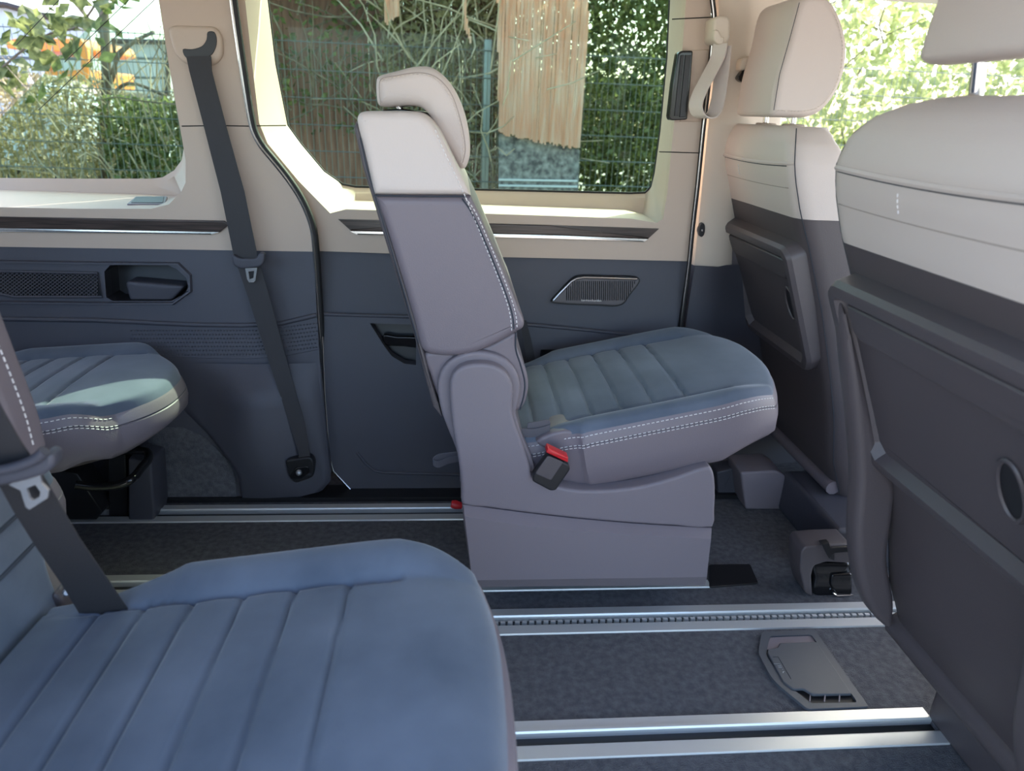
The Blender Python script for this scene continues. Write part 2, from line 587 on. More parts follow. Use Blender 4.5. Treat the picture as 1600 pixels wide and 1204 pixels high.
# lower dark trim with the opening of the storage bin
low = P_([(-90, 384), (300, 389.5), (490, 393), (492, 440), (497, 520), (504, 640), (513, 716), (516, 742), (505, 762), (478, 772), (430, 782), (300, 788), (-90, 788)], *PL)
bin_px = [(172, 414), (262, 414), (276, 420), (291, 434), (294, 448), (290, 458), (268, 470), (176, 470), (166, 464), (163, 424)]
binl = P_(bin_px, *PL)
panel('lower_trim', low, [binl], (0, 0.03, 0), M_['door_plastic'], wl)
rec = MB()
bk = [p + Vector((0, 0.07, 0)) for p in binl]
n = len(binl)
rec.add(binl + bk, [[i, (i + 1) % n, n + (i + 1) % n, n + i] for i in range(n)] + [[n + i for i in range(n)]])
rec.build('storage_bin', M_['black_plastic'], wl)
q = XZ([(196, 438), (290, 446), (268, 470), (204, 470)], 1.67)
slab('bin_pocket', fillet(q, 0.012), 1.665, 1.72, M_['door_plastic'], wl, r=0.006)
q = P_([(158, 408), (280, 409), (300, 428), (301, 455), (272, 476), (160, 476), (-90, 474), (-90, 404)], *PL)
q2 = P_([(163, 413), (277, 414), (294, 431), (295, 453), (270, 471), (165, 471), (-90, 468), (-90, 409)], *PL)
fr = MB()
n = len(q)
off = Vector((0, -0.008, 0))
fr.add([p for p in q] + [p + off for p in [a.lerp(b, .3) for a, b in zip(q, q2)]] + [p + off for p in [a.lerp(b, .8) for a, b in zip(q, q2)]] + q2,
       [[k * n + i, k * n + (i + 1) % n, (k + 1) * n + (i + 1) % n, (k + 1) * n + i] for k in range(3) for i in range(n)])
fr.build('bin_frame', M_['door_plastic'], wl)
# perforated vent grille: backing, frame bars and diamond lattice
vb = P_([(-90, 420), (152, 424), (160, 462), (20, 462), (-90, 440)], *PL)
panel('vent_backing', [p + Vector((0, -0.002, 0)) for p in vb], [], (0, 0.004, 0), M_['gloss_black'], wl)
lat = MB()
def on_low(x, y, d=-0.004):
    return atP(x, y, *PL) + Vector((0, d, 0))
for i in range(-34, 34):
    for s in (1, -1):
        x0 = i * 7.0
        y0_, y1_ = 425.0, 461.0
        xa, xb = x0 + s * (y0_ - 443) * 1.3, x0 + s * (y1_ - 443) * 1.3
        def clipx(xp, yp, xq, yq):
            for lim in (-40.0, 154.0):
                if (xp - lim) * (xq - lim) < 0 and abs(xp - 57) > abs(lim - 57):
                    t_ = (lim - xq) / (xp - xq)
                    xp, yp = lim, yq + (yp - yq) * t_
            return xp, yp
        pa = clipx(xa, y0_, xb, y1_)
        pb = clipx(xb, y1_, xa, y0_)
        if min(pa[0], pb[0]) < -41 or max(pa[0], pb[0]) > 155: continue
        lat.add(*tube_geo([on_low(*pa), on_low(*pb)], 0.0011, 4))
lo = lat.build('vent_lattice', M_['door_plastic'], wl, 0)
lo['kind'] = 'stuff'
tube('vent_frame', [on_low(*p) for p in [(-60, 422), (154, 426), (161, 463), (24, 463), (0, 458)]], 0.003, M_['door_plastic'], wl, 6)
# ledge + embossed band
tube('trim_ledge', [on_low(*p, d=0.0) for p in [(-90, 497), (150, 500), (300, 507), (380, 508), (440, 505), (495, 492)]], 0.006, M_['door_plastic'], wl, 8)
tube('band_lower_edge', [on_low(*p, d=0.002) for p in [(-60, 548), (150, 552), (300, 558), (380, 560), (440, 557), (499, 545)]], 0.003, M_['door_plastic'], wl, 6)
emb = MB()
for r_ in range(7):
    for c_ in range(60):
        x = 205 + c_ * 5.0 + (r_ % 2) * 2.5
        yb = 516 + r_ * 6.2 - max(0, x - 400) * 0.12
        if x > 497: continue
        if 412 < x + (yb - 500) * -0.32 < 428 and False: continue
        p = on_low(x, yb, d=-0.0005)
        s = 0.0032
        emb.add([p + Vector((-s, 0, 0)), p + Vector((0, 0, s * .85)), p + Vector((s, 0, 0)), p + Vector((0, 0, -s * .85)), p + Vector((0, -0.002, 0))],
                [[0, 1, 4], [1, 2, 4], [2, 3, 4], [3, 0, 4]])
eo = emb.build('embossed_band', M_['door_plastic'], wl, 0)
eo['kind'] = 'stuff'
# bulging wheel-arch panel below the band, curved towards the cabin
def bulge(u, v):
    # u 0..1 left->right in px, v 0..1 top->bottom
    x = 268 + u * 240
    y = 566 + v * 214
    return x, y
rows = []
NU, NV = 22, 14
gv, gf = [], []
for j in range(NV + 1):
    v_ = j / NV
    for i in range(NU + 1):
        u_ = i / NU
        xl = np.interp(v_, [0, .28, .5, .75, .9, 1], [215, 268, 320, 372, 372, 378])
        xr = np.interp(v_, [0, .4, .7, .85, .95, 1], [500, 508, 514, 518, 500, 440])
        x = xl + (xr - xl) * u_
        y = 566 + v_ * 216
        d = -0.052 * math.exp(-((x - 398 - v_ * 20) / 62) ** 2) * min(1, v_ * 4 + .15) * (1 - v_ ** 5) - 0.004
        if u_ in (0, 1): d = 0.004
        gv.append(on_low(x, y, d=d))
for j in range(NV):
    for i in range(NU):
        k = j * (NU + 1) + i
        gf.append([k, k + 1, k + NU + 2, k + NU + 1])
obj('wheel_arch_cover', gv, gf, M_['door_plastic'], wl, 60, recalc=False)
q = P_([(232, 668), (285, 668), (318, 682), (360, 722), (368, 748), (370, 786), (232, 790)], PL[0] - 0.003, PL[1])
panel('carpet_panel', q, [], (0, 0.006, 0), M_['carpet'], wl)
v, f = box_geo(-1.7, 0.8, 1.80, 1.83, -0.12, 0.62)
obj('outer_skin', v, f, M_['black_plastic'], wl, 0)
# door aperture sill beyond the outer rail
v, f = box_geo(-1.7, 0.78, 1.555, 1.62, 0.0, 0.012)
obj('sill_trim', v, f, M_['black_plastic'], wl, 0)

# ---- sliding door
door = thing('door_1', kind='structure', loc=(0.1, 1.66, 0))
tag(door, 'closed sliding door with beige window trim and dark lower panel')
YD = 1.69
PDL = (1.60, 0.15)
dl_px = [(364, -60), (370, 0), (384, 100), (398, 188), (402, 204), (415, 226), (433, 248), (453, 274), (471, 302), (484, 330), (493, 358), (497, 392)]
dr_px = [(1108, -60), (1110, 0), (1112, 40), (1108, 100), (1100, 175), (1092, 250), (1084, 330), (1077, 408)]
dfront = [(377, -60), (383, 0), (394, 100), (405, 192), (418, 224), (466, 282), (516, 333), (540, 327), (680, 331), (860, 337), (986, 341.5), (1026, 348), (1036, 342), (1043, 300), (1053, 195), (1066, 80), (1072, 0), (1074, -60)]
dglass = [(412, -60), (418, 0), (430, 100), (449, 196), (470, 225), (506, 268), (535, 288), (556, 292), (690, 295), (860, 299), (985, 302), (1008, 301), (1018, 291), (1023, 270), (1032, 205), (1043, 90), (1047, 0), (1048, -60)]
up = P_(dl_px + [(760, 401)] + dr_px[::-1] + dfront[::-1], YD)
panel('window_trim', up, [], (0, 0.02, 0), M_['beige_plastic'], door)
A = P_(dfront, YD)
YGD = 1.885
drim = [(x, y + (8 if 6 <= i <= 11 else 0)) for i, (x, y) in enumerate(dglass)]
B = P_(drim, YGD - 0.012)
zs_d = atY(800, 335, YD).z
Smid = []
for i, (a, b) in enumerate(zip(A, B)):
    if 7 <= i <= 11: Smid.append(Vector((a.x * 0.4 + b.x * 0.6, YGD - 0.024, a.z)))
    else: Smid.append(a.lerp(b, 0.8))
strip('window_reveal', [A, Smid, B, P_(dglass, YGD)], M_['beige_plastic'], door, 25)
gl = P_(dglass, YGD + 0.004)
n = len(gl)
win2 = obj('window_2', gl + [p + Vector((0, 0.004, 0)) for p in gl], [list(range(n)), [i + n for i in range(n)][::-1]], M_['window_glass'], None, 0)
tag(win2, 'tinted sliding door window behind the middle seat', kind='structure')
tube('window_gasket', P_(dglass[1:-1], YGD + 0.001), 0.004, M_['rubber'], win2, 6)
slab('wood_strip', XZ([(528, 342.5), (680, 347), (860, 352), (1030, 357.5), (1013, 373), (860, 367), (548, 360.5)], YD - 0.006), YD - 0.006, YD + 0.005, M_['wood'], door, r=0.002)
slab('chrome_strip', XZ([(546, 361), (860, 367.5), (1014, 373.5), (1006, 378), (860, 373), (558, 366.5)], YD - 0.009), YD - 0.009, YD + 0.005, M_['satin_chrome'], door, r=0.001)
for pts in ([(399, 196.5), (447, 196)], [(1030, 237), (1096, 239)], [(1050, 30), (1111, 27)]):
    tube('trim_joint', P_(pts, YD - 0.0005), 0.0012, M_['rubber'], door, 5)
# door pillar grip: recessed beige step with a black ribbed block
slab('grip_recess', XZ([(1078, 78), (1108, 77), (1100, 190), (1063, 190)], YD - 0.004), YD - 0.004, YD + 0.01, M_['beige_plastic'], door, r=0.003)
hb = slab('latch_block', fillet(XZ([(1060, 82), (1066, 79), (1083, 79), (1080, 120), (1074, 187), (1048, 188), (1046, 182), (1052, 130)], YD - 0.03), 0.004), YD - 0.03, YD, M_['gloss_black'], door, r=0.003)
slab('latch_rib', XZ([(1064, 86), (1069, 86), (1060, 181), (1054, 181)], YD - 0.033), YD - 0.033, YD - 0.028, M_['black_plastic'], hb, r=0.001)
slab('latch_rib', XZ([(1071, 86), (1080, 86), (1071, 183), (1062, 183)], YD - 0.033), YD - 0.033, YD - 0.028, M_['black_plastic'], hb, r=0.001)

# dark door panel: upper part, ledge, lower part with handle pocket
pu = P_(dl_px[-1:] + [(503, 495), (660, 500), (840, 512), (1000, 528), (1058, 535), (1066, 480), (1077, 408), (760, 401)], *PDL)
panel('upper_panel', [p + Vector((0, 0.012, 0)) for p in pu], [], (0, 0.02, 0), M_['door_plastic'], door)
hp = [(578, 505), (650, 507), (650, 570), (632, 568), (612, 556), (600, 540)]
pd = P_([(503, 490), (660, 494), (700, 497), (832, 508), (920, 516), (985, 523), (985, 545), (845, 546), (838, 600), (900, 770), (575, 770), (548, 762), (522, 735), (517, 715), (508, 640)], *PDL)
panel('lower_panel', pd, [P_(hp, *PDL)], (0, 0.03, 0), M_['door_plastic'], door)
pd2 = P_([(905, 600), (985, 545), (985, 523), (1058, 535), (1060, 600), (1080, 770), (905, 770)], *PDL)
panel('lower_panel_front', pd2, [], (0, 0.03, 0), M_['door_plastic'], door)
pk = P_([(832, 540), (990, 545), (990, 610), (900, 640), (832, 640)], PDL[0] + 0.06, PDL[1])
panel('storage_pocket', pk, [], (0, 0.004, 0), M_['black_plastic'], door)
hb_ = P_([(570, 498), (660, 500), (660, 580), (570, 580)], PDL[0] + 0.05, PDL[1])
pc = panel('handle_pocket', hb_, [], (0, 0.004, 0), M_['black_plastic'], door)
slab('inner_handle', catmull(XZ([(600, 536), (630, 539), (665, 541), (665, 528), (620, 524), (600, 522)], 1.685), 3), 1.675, 1.70, M_['gloss_black'], pc, r=0.003)
tube('panel_ledge', [atP(x, y, *PDL) + Vector((0, 0.002, 0)) for x, y in [(503, 491), (640, 495), (832, 508), (920, 516), (1000, 525), (1056, 535)]], 0.005, M_['door_plastic'], door, 8)
tube('panel_crease', [atP(x, y, *PDL) for x, y in [(558, 706), (570, 722), (584, 735), (600, 738), (720, 741)]], 0.004, M_['door_plastic'], door, 8)
tube('panel_edge', [atP(x, y, *PDL) + Vector((0, -0.002, 0)) for x, y in [(497, 395), (503, 500), (508, 620), (515, 712), (521, 735), (548, 764), (575, 771)]], 0.0022, M_['satin_chrome'], door, 6)
# loudspeaker grille in the door
YS = (1.596, 0.15)
def XZp(pts, pl): return [(p.x, p.z) for p in (atP(x, y, *pl) for x, y in pts)]
sp = catmull([Vector((a, b, 0)) for a, b in XZp([(861, 471), (872, 458), (890, 439), (900, 432), (912, 430), (950, 431), (990, 432), (999, 435), (999, 440), (985, 459), (974, 474), (962, 478), (940, 477), (866, 473)], PDL)], 3)
MS = lambda dz: (lambda a, b, d: Vector((a, PDL[0] + PDL[1] * b + d, b)))
spk = slab('speaker_frame', sp, -0.004, 0.014, M_['black_plastic'], door, r=0.002, M=MS(0))
g2 = inset_loop([(p[0], p[1]) for p in (sp if sum(sp[i - 1][0] * sp[i][1] - sp[i][0] * sp[i - 1][1] for i in range(len(sp))) > 0 else sp[::-1])], 0.004)
slab('speaker_mesh', g2, -0.006, 0.0, M_['seatback_plastic'], spk, r=0.001, M=MS(0))
gr_ = MB()
for i in range(34):
    x = 885 + i * 3.2
    y0, y1 = 438, 468
    if x < 893: y0 = 446
    if x > 980: y1 = 438 + (993 - x) * 1.9
    gr_.add(*tube_geo([atP(x, y0, *PDL) + Vector((0, -0.0065, 0)), atP(x, y1, *PDL) + Vector((0, -0.0065, 0))], 0.0011, 4))
go = gr_.build('speaker_ribs', M_['black_plastic'], spk, 0)
go['kind'] = 'stuff'
tube('speaker_bezel', [atP(x, y, *PDL) + Vector((0, -0.007, 0)) for x, y in [(864, 468), (876, 455), (892, 439), (900, 434.5), (912, 432.5), (950, 433.5), (994, 435)]], 0.0028, M_['satin_chrome'], spk, 6)
def text(name, s, size, origin, xdir, ydir, m, parent, ext=0.0003):
    cu = bpy.data.curves.new(name, 'FONT')
    cu.body = s
    cu.size = size
    cu.align_x = 'CENTER'
    cu.align_y = 'CENTER'
    cu.extrude = ext
    tmp = bpy.data.objects.new(name + '_tmp', cu)
    C.objects.link(tmp)
    dg = bpy.context.evaluated_depsgraph_get()
    me = bpy.data.meshes.new_from_object(tmp.evaluated_get(dg))
    bpy.data.objects.remove(tmp)
    xd, yd = Vector(xdir).normalized(), Vector(ydir).normalized()
    zd = xd.cross(yd)
    Mx = Matrix(((xd.x, yd.x, zd.x, origin[0]), (xd.y, yd.y, zd.y, origin[1]), (xd.z, yd.z, zd.z, origin[2]), (0, 0, 0, 1)))
    me.transform(Mx)
    me.materials.clear()
    me.materials.append(m)
    o = bpy.data.objects.new(name, me)
    C.objects.link(o)
    o.parent = parent
    if parent.type == 'EMPTY': o.matrix_parent_inverse = Matrix.Translation(-Vector(parent.location))
    return o
a_, b_ = atP(910, 467.5, *PDL), atP(935, 468.2, *PDL)
text('speaker_lettering', 'harman/kardon', 0.0085, (a_ + b_) / 2 + Vector((0.001, -0.0085, 0)), b_ - a_, (0, 0.1, 1), M_['thread'], spk)

# ---- seals round the sliding door
def seal(name, px, Y, label, rr=0.0085, rc=0.0032):
    t = thing(name, kind='structure', loc=atY(*px[-1], Y))
    tag(t, label)
    path = catmull([atY(x, y, Y) for x, y in px], 4, closed=False)
    tube('rubber_seal', path, rr, M_['rubber'], t, 8)
    tube('chrome_line', [p + Vector((-0.003, -rr, 0)) for p in path], rc, M_['satin_chrome'], t, 6)
seal('trim_1', [(358, -60), (365, 0), (379, 100), (393, 187), (398, 206), (410, 228), (428, 250), (448, 275), (467, 303), (481, 331), (490, 359), (494, 393), (498, 450), (503, 540), (509, 640), (516, 712)], 1.665, 'black rubber seal with bright edge between pillar and sliding door')
seal('trim_2', [(1106, -40), (1113, 0), (1116, 30), (1112, 80), (1106, 140), (1099, 200), (1090, 290), (1082, 360), (1077, 410), (1069, 470), (1062, 530), (1058, 600)], 1.675, 'dark rubber seal between sliding door and front pillar', 0.006, 0.0018)

# ---- front pillar: beige upper trim, dark lower trim
pil = thing('trim_3', kind='structure', loc=(0.75, 1.75, 0))
tag(pil, 'beige front door pillar trim with dark lower section')
YP = 1.72
ub = [(1112, -60), (1118, 0), (1120, 40), (1112, 110), (1102, 200), (1093, 290), (1081, 415)]
ol = XZ(ub, YP)
right = [(1230, -60), (1225, 0), (1215, 60), (1205, 200), (1190, 300), (1180, 422)]
LZ = [atY(x, y, YP) for x, y in ub]
rows = []
RB = [atY(x, y, YP + 0.16) for x, y in [(1246, -60), (1240, 0), (1238, 60), (1228, 130), (1218, 200), (1208, 300), (1190, 420)]]
mid = [Vector((p.x + 0.075, YP - 0.005, p.z)) for p in LZ]
mid2 = [Vector((p.x + 0.12, YP + 0.03, p.z)) for p in LZ]
strip('pillar_cover', [[p + Vector((0.004, 0.03, 0)) for p in LZ], [p + Vector((0.008, 0.004, 0)) for p in LZ], mid, mid2, RB], M_['cream_plastic'], pil, 60)
lb = [(1081, 415), (1072, 470), (1064, 530), (1058, 600), (1062, 700), (1075, 790)]
LL = [atY(x, y, YP - .01) for x, y in lb]
mid = [Vector((p.x + 0.06, YP - 0.02, p.z)) for p in LL]
m2 = [Vector((p.x + 0.10, YP + 0.01, p.z)) for p in LL]
m3 = [Vector((p.x + 0.40, YP + 0.05, p.z)) for p in LL]
strip('lower_cover', [[p + Vector((0.004, 0.03, 0)) for p in LL], [p + Vector((0.008, 0.0, 0)) for p in LL], mid, m2, m3], M_['door_plastic'], pil, 60)
o = slab('pillar_button', catmull(XZ([(1094, 351), (1098, 348), (1101, 352), (1100, 366), (1096, 370), (1092, 366)], YP - 0.006), 3), YP - 0.008, YP + 0.01, M_['black_plastic'], pil, r=0.001)
slab('button_mark', XZ([(1096, 358), (1098, 358), (1098, 361), (1096, 361)], YP - 0.009), YP - 0.0095, YP - 0.007, M_['satin_chrome'], o, r=0)
# front door belt line beyond the front seats and its window
v, f = box_geo(0.80, 2.3, 1.86, 1.92, -0.08, 0.60)
tag(obj('door_2', v, f, M_['door_plastic'], None, 0), 'dark front door trim behind the front seats', kind='structure')
v, f = box_geo(0.90, 2.3, 1.885, 1.89, 0.60, 1.45)
tag(obj('window_3', v, f, M_['front_glass'], None, 0), 'clear front door window', kind='structure')
# upper belt anchor on the pillar
ba = thing('belt_anchor', 'cream belt height adjuster with black guide beside the front headrest', 'belt anchor', atY(1163, 130, YP - 0.02))
slab('adjuster_cover', fillet(XZ([(1158, 92), (1180, 86), (1188, 92), (1186, 108), (1156, 110)], YP - 0.03), 0.006), YP - 0.03, YP + 0.05, M_['cream_plastic'], ba, r=0.004)
slab('belt_guide', fillet(XZ([(1160, 110), (1176, 106), (1174, 130), (1158, 128), (1152, 122)], YP - 0.035), 0.005), YP - 0.035, YP - 0.015, M_['gloss_black'], ba, r=0.002)
# hanging strap loop on its clip
gs = thing('strap_loop', 'cream fabric loop strap hanging from a clip on the door pillar', 'strap', atY(1103, 186, YP - 0.08))
cl = slab('clip', fillet(XZ([(1116, 28), (1124, 24), (1138, 25), (1142, 32), (1141, 62), (1133, 70), (1120, 70), (1113, 62)], YP - 0.085), 0.012), YP - 0.085, YP - 0.02, M_['cream_plastic'], gs, r=0.006)
slab('clip_hook', fillet(XZ([(1116, 46), (1123, 47), (1127, 58), (1131, 58), (1131, 68), (1122, 70), (1114, 62)], YP - 0.095), 0.008), YP - 0.098, YP - 0.08, M_['cream_plastic'], cl, r=0.004)
cen = [(1126, 68), (1121, 90), (1107, 118), (1093, 145), (1087, 165), (1092, 180), (1103, 184), (1114, 178), (1121, 160), (1127, 120), (1132, 72)]
path = catmull([atY(x, y, YP - 0.09) for x, y in cen], 5, closed=False)
rowsb = [(p + Vector((-0.010, 0.016, 0)), p + Vector((0.010, -0.016, 0))) for p in path]
ribbon('webbing', rowsb, 0.003, M_['beige_leather'], gs)

# ================================================================== RAILS
rail_labels = ['aluminium floor rail nearest the sliding door', 'aluminium floor rail that runs under the front edge of the side-on seat',
               'aluminium floor rail with a row of locking slots', 'wide bright aluminium floor rail nearest the camera']
for k, (y0, y1) in enumerate(RAILS):
    rl = thing('floor_rail', rail_labels[k], 'rail', (0, (y0 + y1) / 2, 0), 'floor rails')
    x0, x1 = -1.65, (0.60, 0.566, 0.98, 0.83)[k]
    wd = y1 - y0
    def ext(name, prof, m):
        n = len(prof)
        V = [(x, y, z) for x in (x0, x1) for y, z in prof]
        F = [[i, (i + 1) % n, n + (i + 1) % n, n + i] for i in range(n)] + [list(range(n))[::-1], [n + i for i in range(n)]]
        return obj(name, V, F, m, rl, 30)
    a = wd * 0.365
    ext('near_lip', [(y0, -0.002), (y0 + 0.002, 0.003), (y0 + a - 0.003, 0.003), (y0 + a, 0.001), (y0 + a, -0.02), (y0, -0.02)], M_['aluminium'])
    ext('far_lip', [(y1 - a, -0.02), (y1 - a, 0.0035), (y1 - a + 0.002, 0.0065), (y1 - a + 0.007, 0.0065), (y1 - a + 0.010, 0.003), (y1 - 0.002, 0.003), (y1, -0.002), (y1, -0.02)], M_['aluminium'])
    ext('channel', [(y0 + a - 0.002, -0.049), (y0 + a - 0.002, -0.008), (y1 - a + 0.002, -0.008), (y1 - a + 0.002, -0.049)], M_['black_plastic'])
    if k == 2:
        pl = None
        yc0, yc1 = y0 + a + 0.001, y1 - a - 0.001
        v, f = box_geo(-0.0048, 0.0048, yc0 + 0.006, yc1 - 0.006, -0.009, 0.001)
        for i in range(97):
            X = -0.42 + i * 0.0145
            if pl is None:
                o = obj('locking_tooth', v, f, M_['aluminium'], rl, 0)
                pl = o
            else:
                o = pl.copy()
                C.objects.link(o)
            o.location = (X, 0, 0)

# ================================================================== SEATS
def cushion(root, Mx, L, W, T, seams, rc=0.10, hb=0.018, yb=None, front_drop=0.05, lower_in=0.012, near_stitch=True, side_mat='grey_leather', top_mat='suede', bolster_from=0.12, front_bulge=0.05):
    """seat cushion: x 0 rear .. L front, y across, z=0 top. parts: seat_panel, cushion_side, stitching"""
    yb = yb or W / 2 - 0.07
    nx, ny = 130, 84
    def plan(s, t):
        # s 0..1 rear-front, t -1..1
        Lf = L - front_bulge * abs(t) ** 2.6
        x = s * Lf
        w = W / 2
        if s > 0.72:
            q = (s - 0.72) / 0.28
            w -= rc * 0.42 * q ** 2.4
        if s < bolster_from / L * 1.3:
            w -= 0.035 * (1 - s / (bolster_from / L * 1.3)) ** 0.5
        return x, t * w
    def topz(x, y, s, t):
        z = 0.0
        e = abs(y)
        bs = min(1, max(0, (x - bolster_from * .5) / 0.10)) * min(1, max(0, (L * 0.93 - x) / 0.12 + .35))
        ybx = yb - 0.02 * max(0, (x / L - 0.55))
        if e > ybx: z += hb * math.sin(min(1, (e - ybx) / (W / 2 - ybx) * 1.25) * math.pi / 1.6) * bs
        else: z += 0.006 * (1 - (e / ybx) ** 2)
        # bolster groove
        if x < L * 0.80: z -= 0.005 * math.exp(-((e - ybx) / 0.004) ** 2) * min(1, x / 0.05)
        # seams across, puffed channels between
        if e < ybx + 0.004:
            for sx in seams: z -= 0.0060 * math.exp(-((x - sx) / 0.0034) ** 2)
            d = min(abs(x - sx) for sx in seams)
            if x < seams[-1]: z += 0.0022 * min(1, d / 0.03) ** 0.7
        # waterfall front
        q = max(0, (s - 0.80) / 0.20)
        z -= front_drop * q ** 2.4
        # rounded rim
        r = 0.016
        de = min((1 - abs(t)) * W / 2, (1 - s) * L)
        if de < r: z -= r * (1 - math.sqrt(max(0, 1 - (1 - de / r) ** 2)))
        return z
    V, F = [], []
    ss = [1 - (1 - i / nx) ** 1.12 if False else i / nx for i in range(nx + 1)]
    ts = [math.sin(math.pi / 2 * (2 * j / ny - 1)) * 0.35 + (2 * j / ny - 1) * 0.65 for j in range(ny + 1)]
    for s in ss:
        for t in ts:
            x, y = plan(s, t)
            V.append(Vector((x, y, topz(x, y, s, t))))
    for i in range(nx):
        for j in range(ny):
            k = i * (ny + 1) + j
            F.append([k, k + ny + 1, k + ny + 2, k + 1])
    top = obj('seat_panel', [Mx @ p for p in V], F, M_[top_mat], root, 60, recalc=False)
    idx = lambda i, j: i * (ny + 1) + j
    loop = [idx(i, 0) for i in range(nx + 1)] + [idx(nx, j) for j in range(1, ny + 1)] + [idx(i, ny) for i in range(nx - 1, -1, -1)] + [idx(0, j) for j in range(ny - 1, 0, -1)]
    base = [V[k] for k in loop]
    n = len(base)
    rings = []
    cx = L * 0.5
    o2 = [(p.x, p.y) for p in base]
    prof = [(0.0, 0.0), (-0.003, -0.006), (-0.006, -0.022), (-0.0045, -0.0235), (-0.0045, -0.0255), (-0.0065, -0.027), (-0.007, -T * 0.55), (-0.002, -T * 0.85), (lower_in, -T)]
    for ins, dz in prof:
        Lp = inset_loop(o2, ins)
        ring = []
        for p, q in zip(base, Lp):
            s = p.x / L
            z = p.z + dz
            if dz < -0.03: z += max(0, (s - 0.72)) * 0.16 * (-dz / T)
            ring.append(Vector((q[0], q[1], z)))
        rings.append(ring)
    VV = [Mx @ p for r_ in rings for p in r_]
    FF = []
    for k in range(len(rings) - 1):
        for i in range(n):
            j = (i + 1) % n
            FF.append([k * n + i, (k + 1) * n + i, (k + 1) * n + j, k * n + j])
    FF.append([(len(rings) - 1) * n + i for i in range(n)][::-1])
    side = obj('cushion_side', VV, FF, M_[side_mat], root, 45)
    if near_stitch:
        for ki, lift in ((1, 0.0008), (2, 0.0006), (5, 0.0006)):
            pts = [Mx @ (p + Vector((0, -lift, 0))) for p in rings[ki][8:nx + 1]]
            stitch('stitching', pts, M_['thread'], side, r=0.0008)
        tube('seam_groove', [Mx @ (p + Vector((0, 0.0006, 0))) for p in rings[3][4:]][:nx + ny + 40], 0.0012, M_['suede_seam'], side, 5)
    return top, side
def seat_matrix(x, y, z, tilt, turn=0.0):
    return Matrix.Translation((x, y, z)) @ Matrix.Rotation(turn, 4, 'Z') @ Matrix.Rotation(-tilt, 4, 'Y')

# ---------- middle-row seat seen from the side
ms = thing('passenger_seat', 'beige and grey leather seat seen side-on with its base on the floor rails', 'seat', (0.3, 1.36, 0), 'rear cabin seats')
YN, YF = 1.135, 1.575
top_outline = [(556, 186), (558, 178), (566, 174), (600, 174), (640, 174), (658, 177), (672, 185), (684, 198), (700, 225), (716, 257), (731, 290), (744, 318)]
split = [(584, 305), (655, 307), (727, 307)]
bev = catmull(XZ([(565, 210), (558, 188), (560, 178), (570, 174), (605, 173.5), (640, 174), (658, 177), (672, 186), (686, 203), (702, 233), (718, 266), (736, 306), (660, 306.5), (584, 305), (574, 262)], YN), 5)
# keep the split edge straight: rebuild with explicit lines
upx = [(584, 305), (576, 270), (566, 228), (558, 196), (557, 184), (561, 177), (570, 174), (605, 173.5), (640, 174), (657, 177), (671, 186), (685, 203), (702, 236), (718, 268), (736, 306)]
ucurve = catmull([Vector((a, b, 0)) for a, b in XZ(upx, YN)], 4, closed=False)
slab('backrest_upper_cover', ucurve, YN, YF, M_['beige_leather'], ms, r=0.014, seg=5)
lpx_front = [(736, 306), (752, 340), (768, 378), (784, 415), (800, 454), (812, 484), (820, 504), (818, 514), (806, 521)]
lpx_bot = [(806, 521), (780, 536), (750, 550), (722, 557), (690, 558), (668, 554), (658, 545)]
lpx_back = [(658, 545), (646, 500), (624, 425), (602, 355), (584, 305)]
lcurve = catmull([Vector((a, b, 0)) for a, b in XZ(lpx_front + lpx_bot[1:] + lpx_back[1:], YN)], 4, closed=False)
slab('backrest_lower_cover', lcurve, YN + 0.0005, YF - 0.0005, M_['grey_leather'], ms, r=0.014, seg=5)
# suede front panel between the bolsters
fp = catmull([Vector((a, b, 0)) for a, b in XZ([(690, 215), (718, 270), (740, 318), (772, 388), (804, 464), (815, 500), (795, 500), (745, 380), (690, 250)], YN)], 3)
# plastic back shell
bs = XZ([(553, 200), (556, 190), (560, 196), (578, 262), (604, 350), (650, 500), (664, 556), (672, 590), (684, 628), (690, 652), (676, 634), (664, 590), (646, 520), (600, 370), (566, 258)], YN + 0.012)
slab('back_shell', bs, YN + 0.012, YF - 0.012, M_['seatback_plastic'], ms, r=0.004)
# lower back cover (between the backrest and the hinge)
lc = catmull([Vector((a, b, 0)) for a, b in XZ([(662, 552), (700, 548), (760, 540), (806, 518), (808, 540), (816, 562), (825, 590), (825, 612), (819, 632), (812, 640), (770, 650), (700, 650), (684, 620), (672, 586)], YN + 0.02)], 4)
slab('backrest_base', lc, YN + 0.018, YF - 0.018, M_['grey_leather'], ms, r=0.008)
tube('base_piping', catmull([atY(x, y, YN + 0.0175) for x, y in [(806, 519), (806, 545), (814, 572), (820, 598), (818, 620), (812, 640)]], 4, closed=False), 0.0014, M_['suede_seam'], ms, 5)
# headrest
HN = 1.235
hpx = [(587, 124), (590, 119), (620, 110), (650, 103), (672, 104), (689, 114), (705, 131), (721, 161), (731, 195), (735, 229), (733, 250), (726, 264), (718, 262), (705, 240), (690, 217), (678, 196), (670, 179), (658, 168), (641, 165), (620, 166), (598, 167), (590, 163), (587, 150)]
hcurve = catmull([Vector((a, b, 0)) for a, b in XZ(hpx, HN)], 4)
hr = slab('headrest', hcurve, HN, 1.475, M_['beige_leather'], ms, r=0.018, seg=6)
spx = [(595, 126), (620, 120), (650, 116), (672, 119), (688, 130), (703, 150), (714, 178), (722, 210), (724, 235), (722, 250), (718, 259)]
stitch('stitching', [atY(x, y, HN - 0.0004) for x, y in [(p.x, p.y) for p in catmull([Vector((a, b, 0)) for a, b in spx], 4, closed=False)]], M_['beige_thread'], hr, dash=0.004, gap=0.003, r=0.0007)
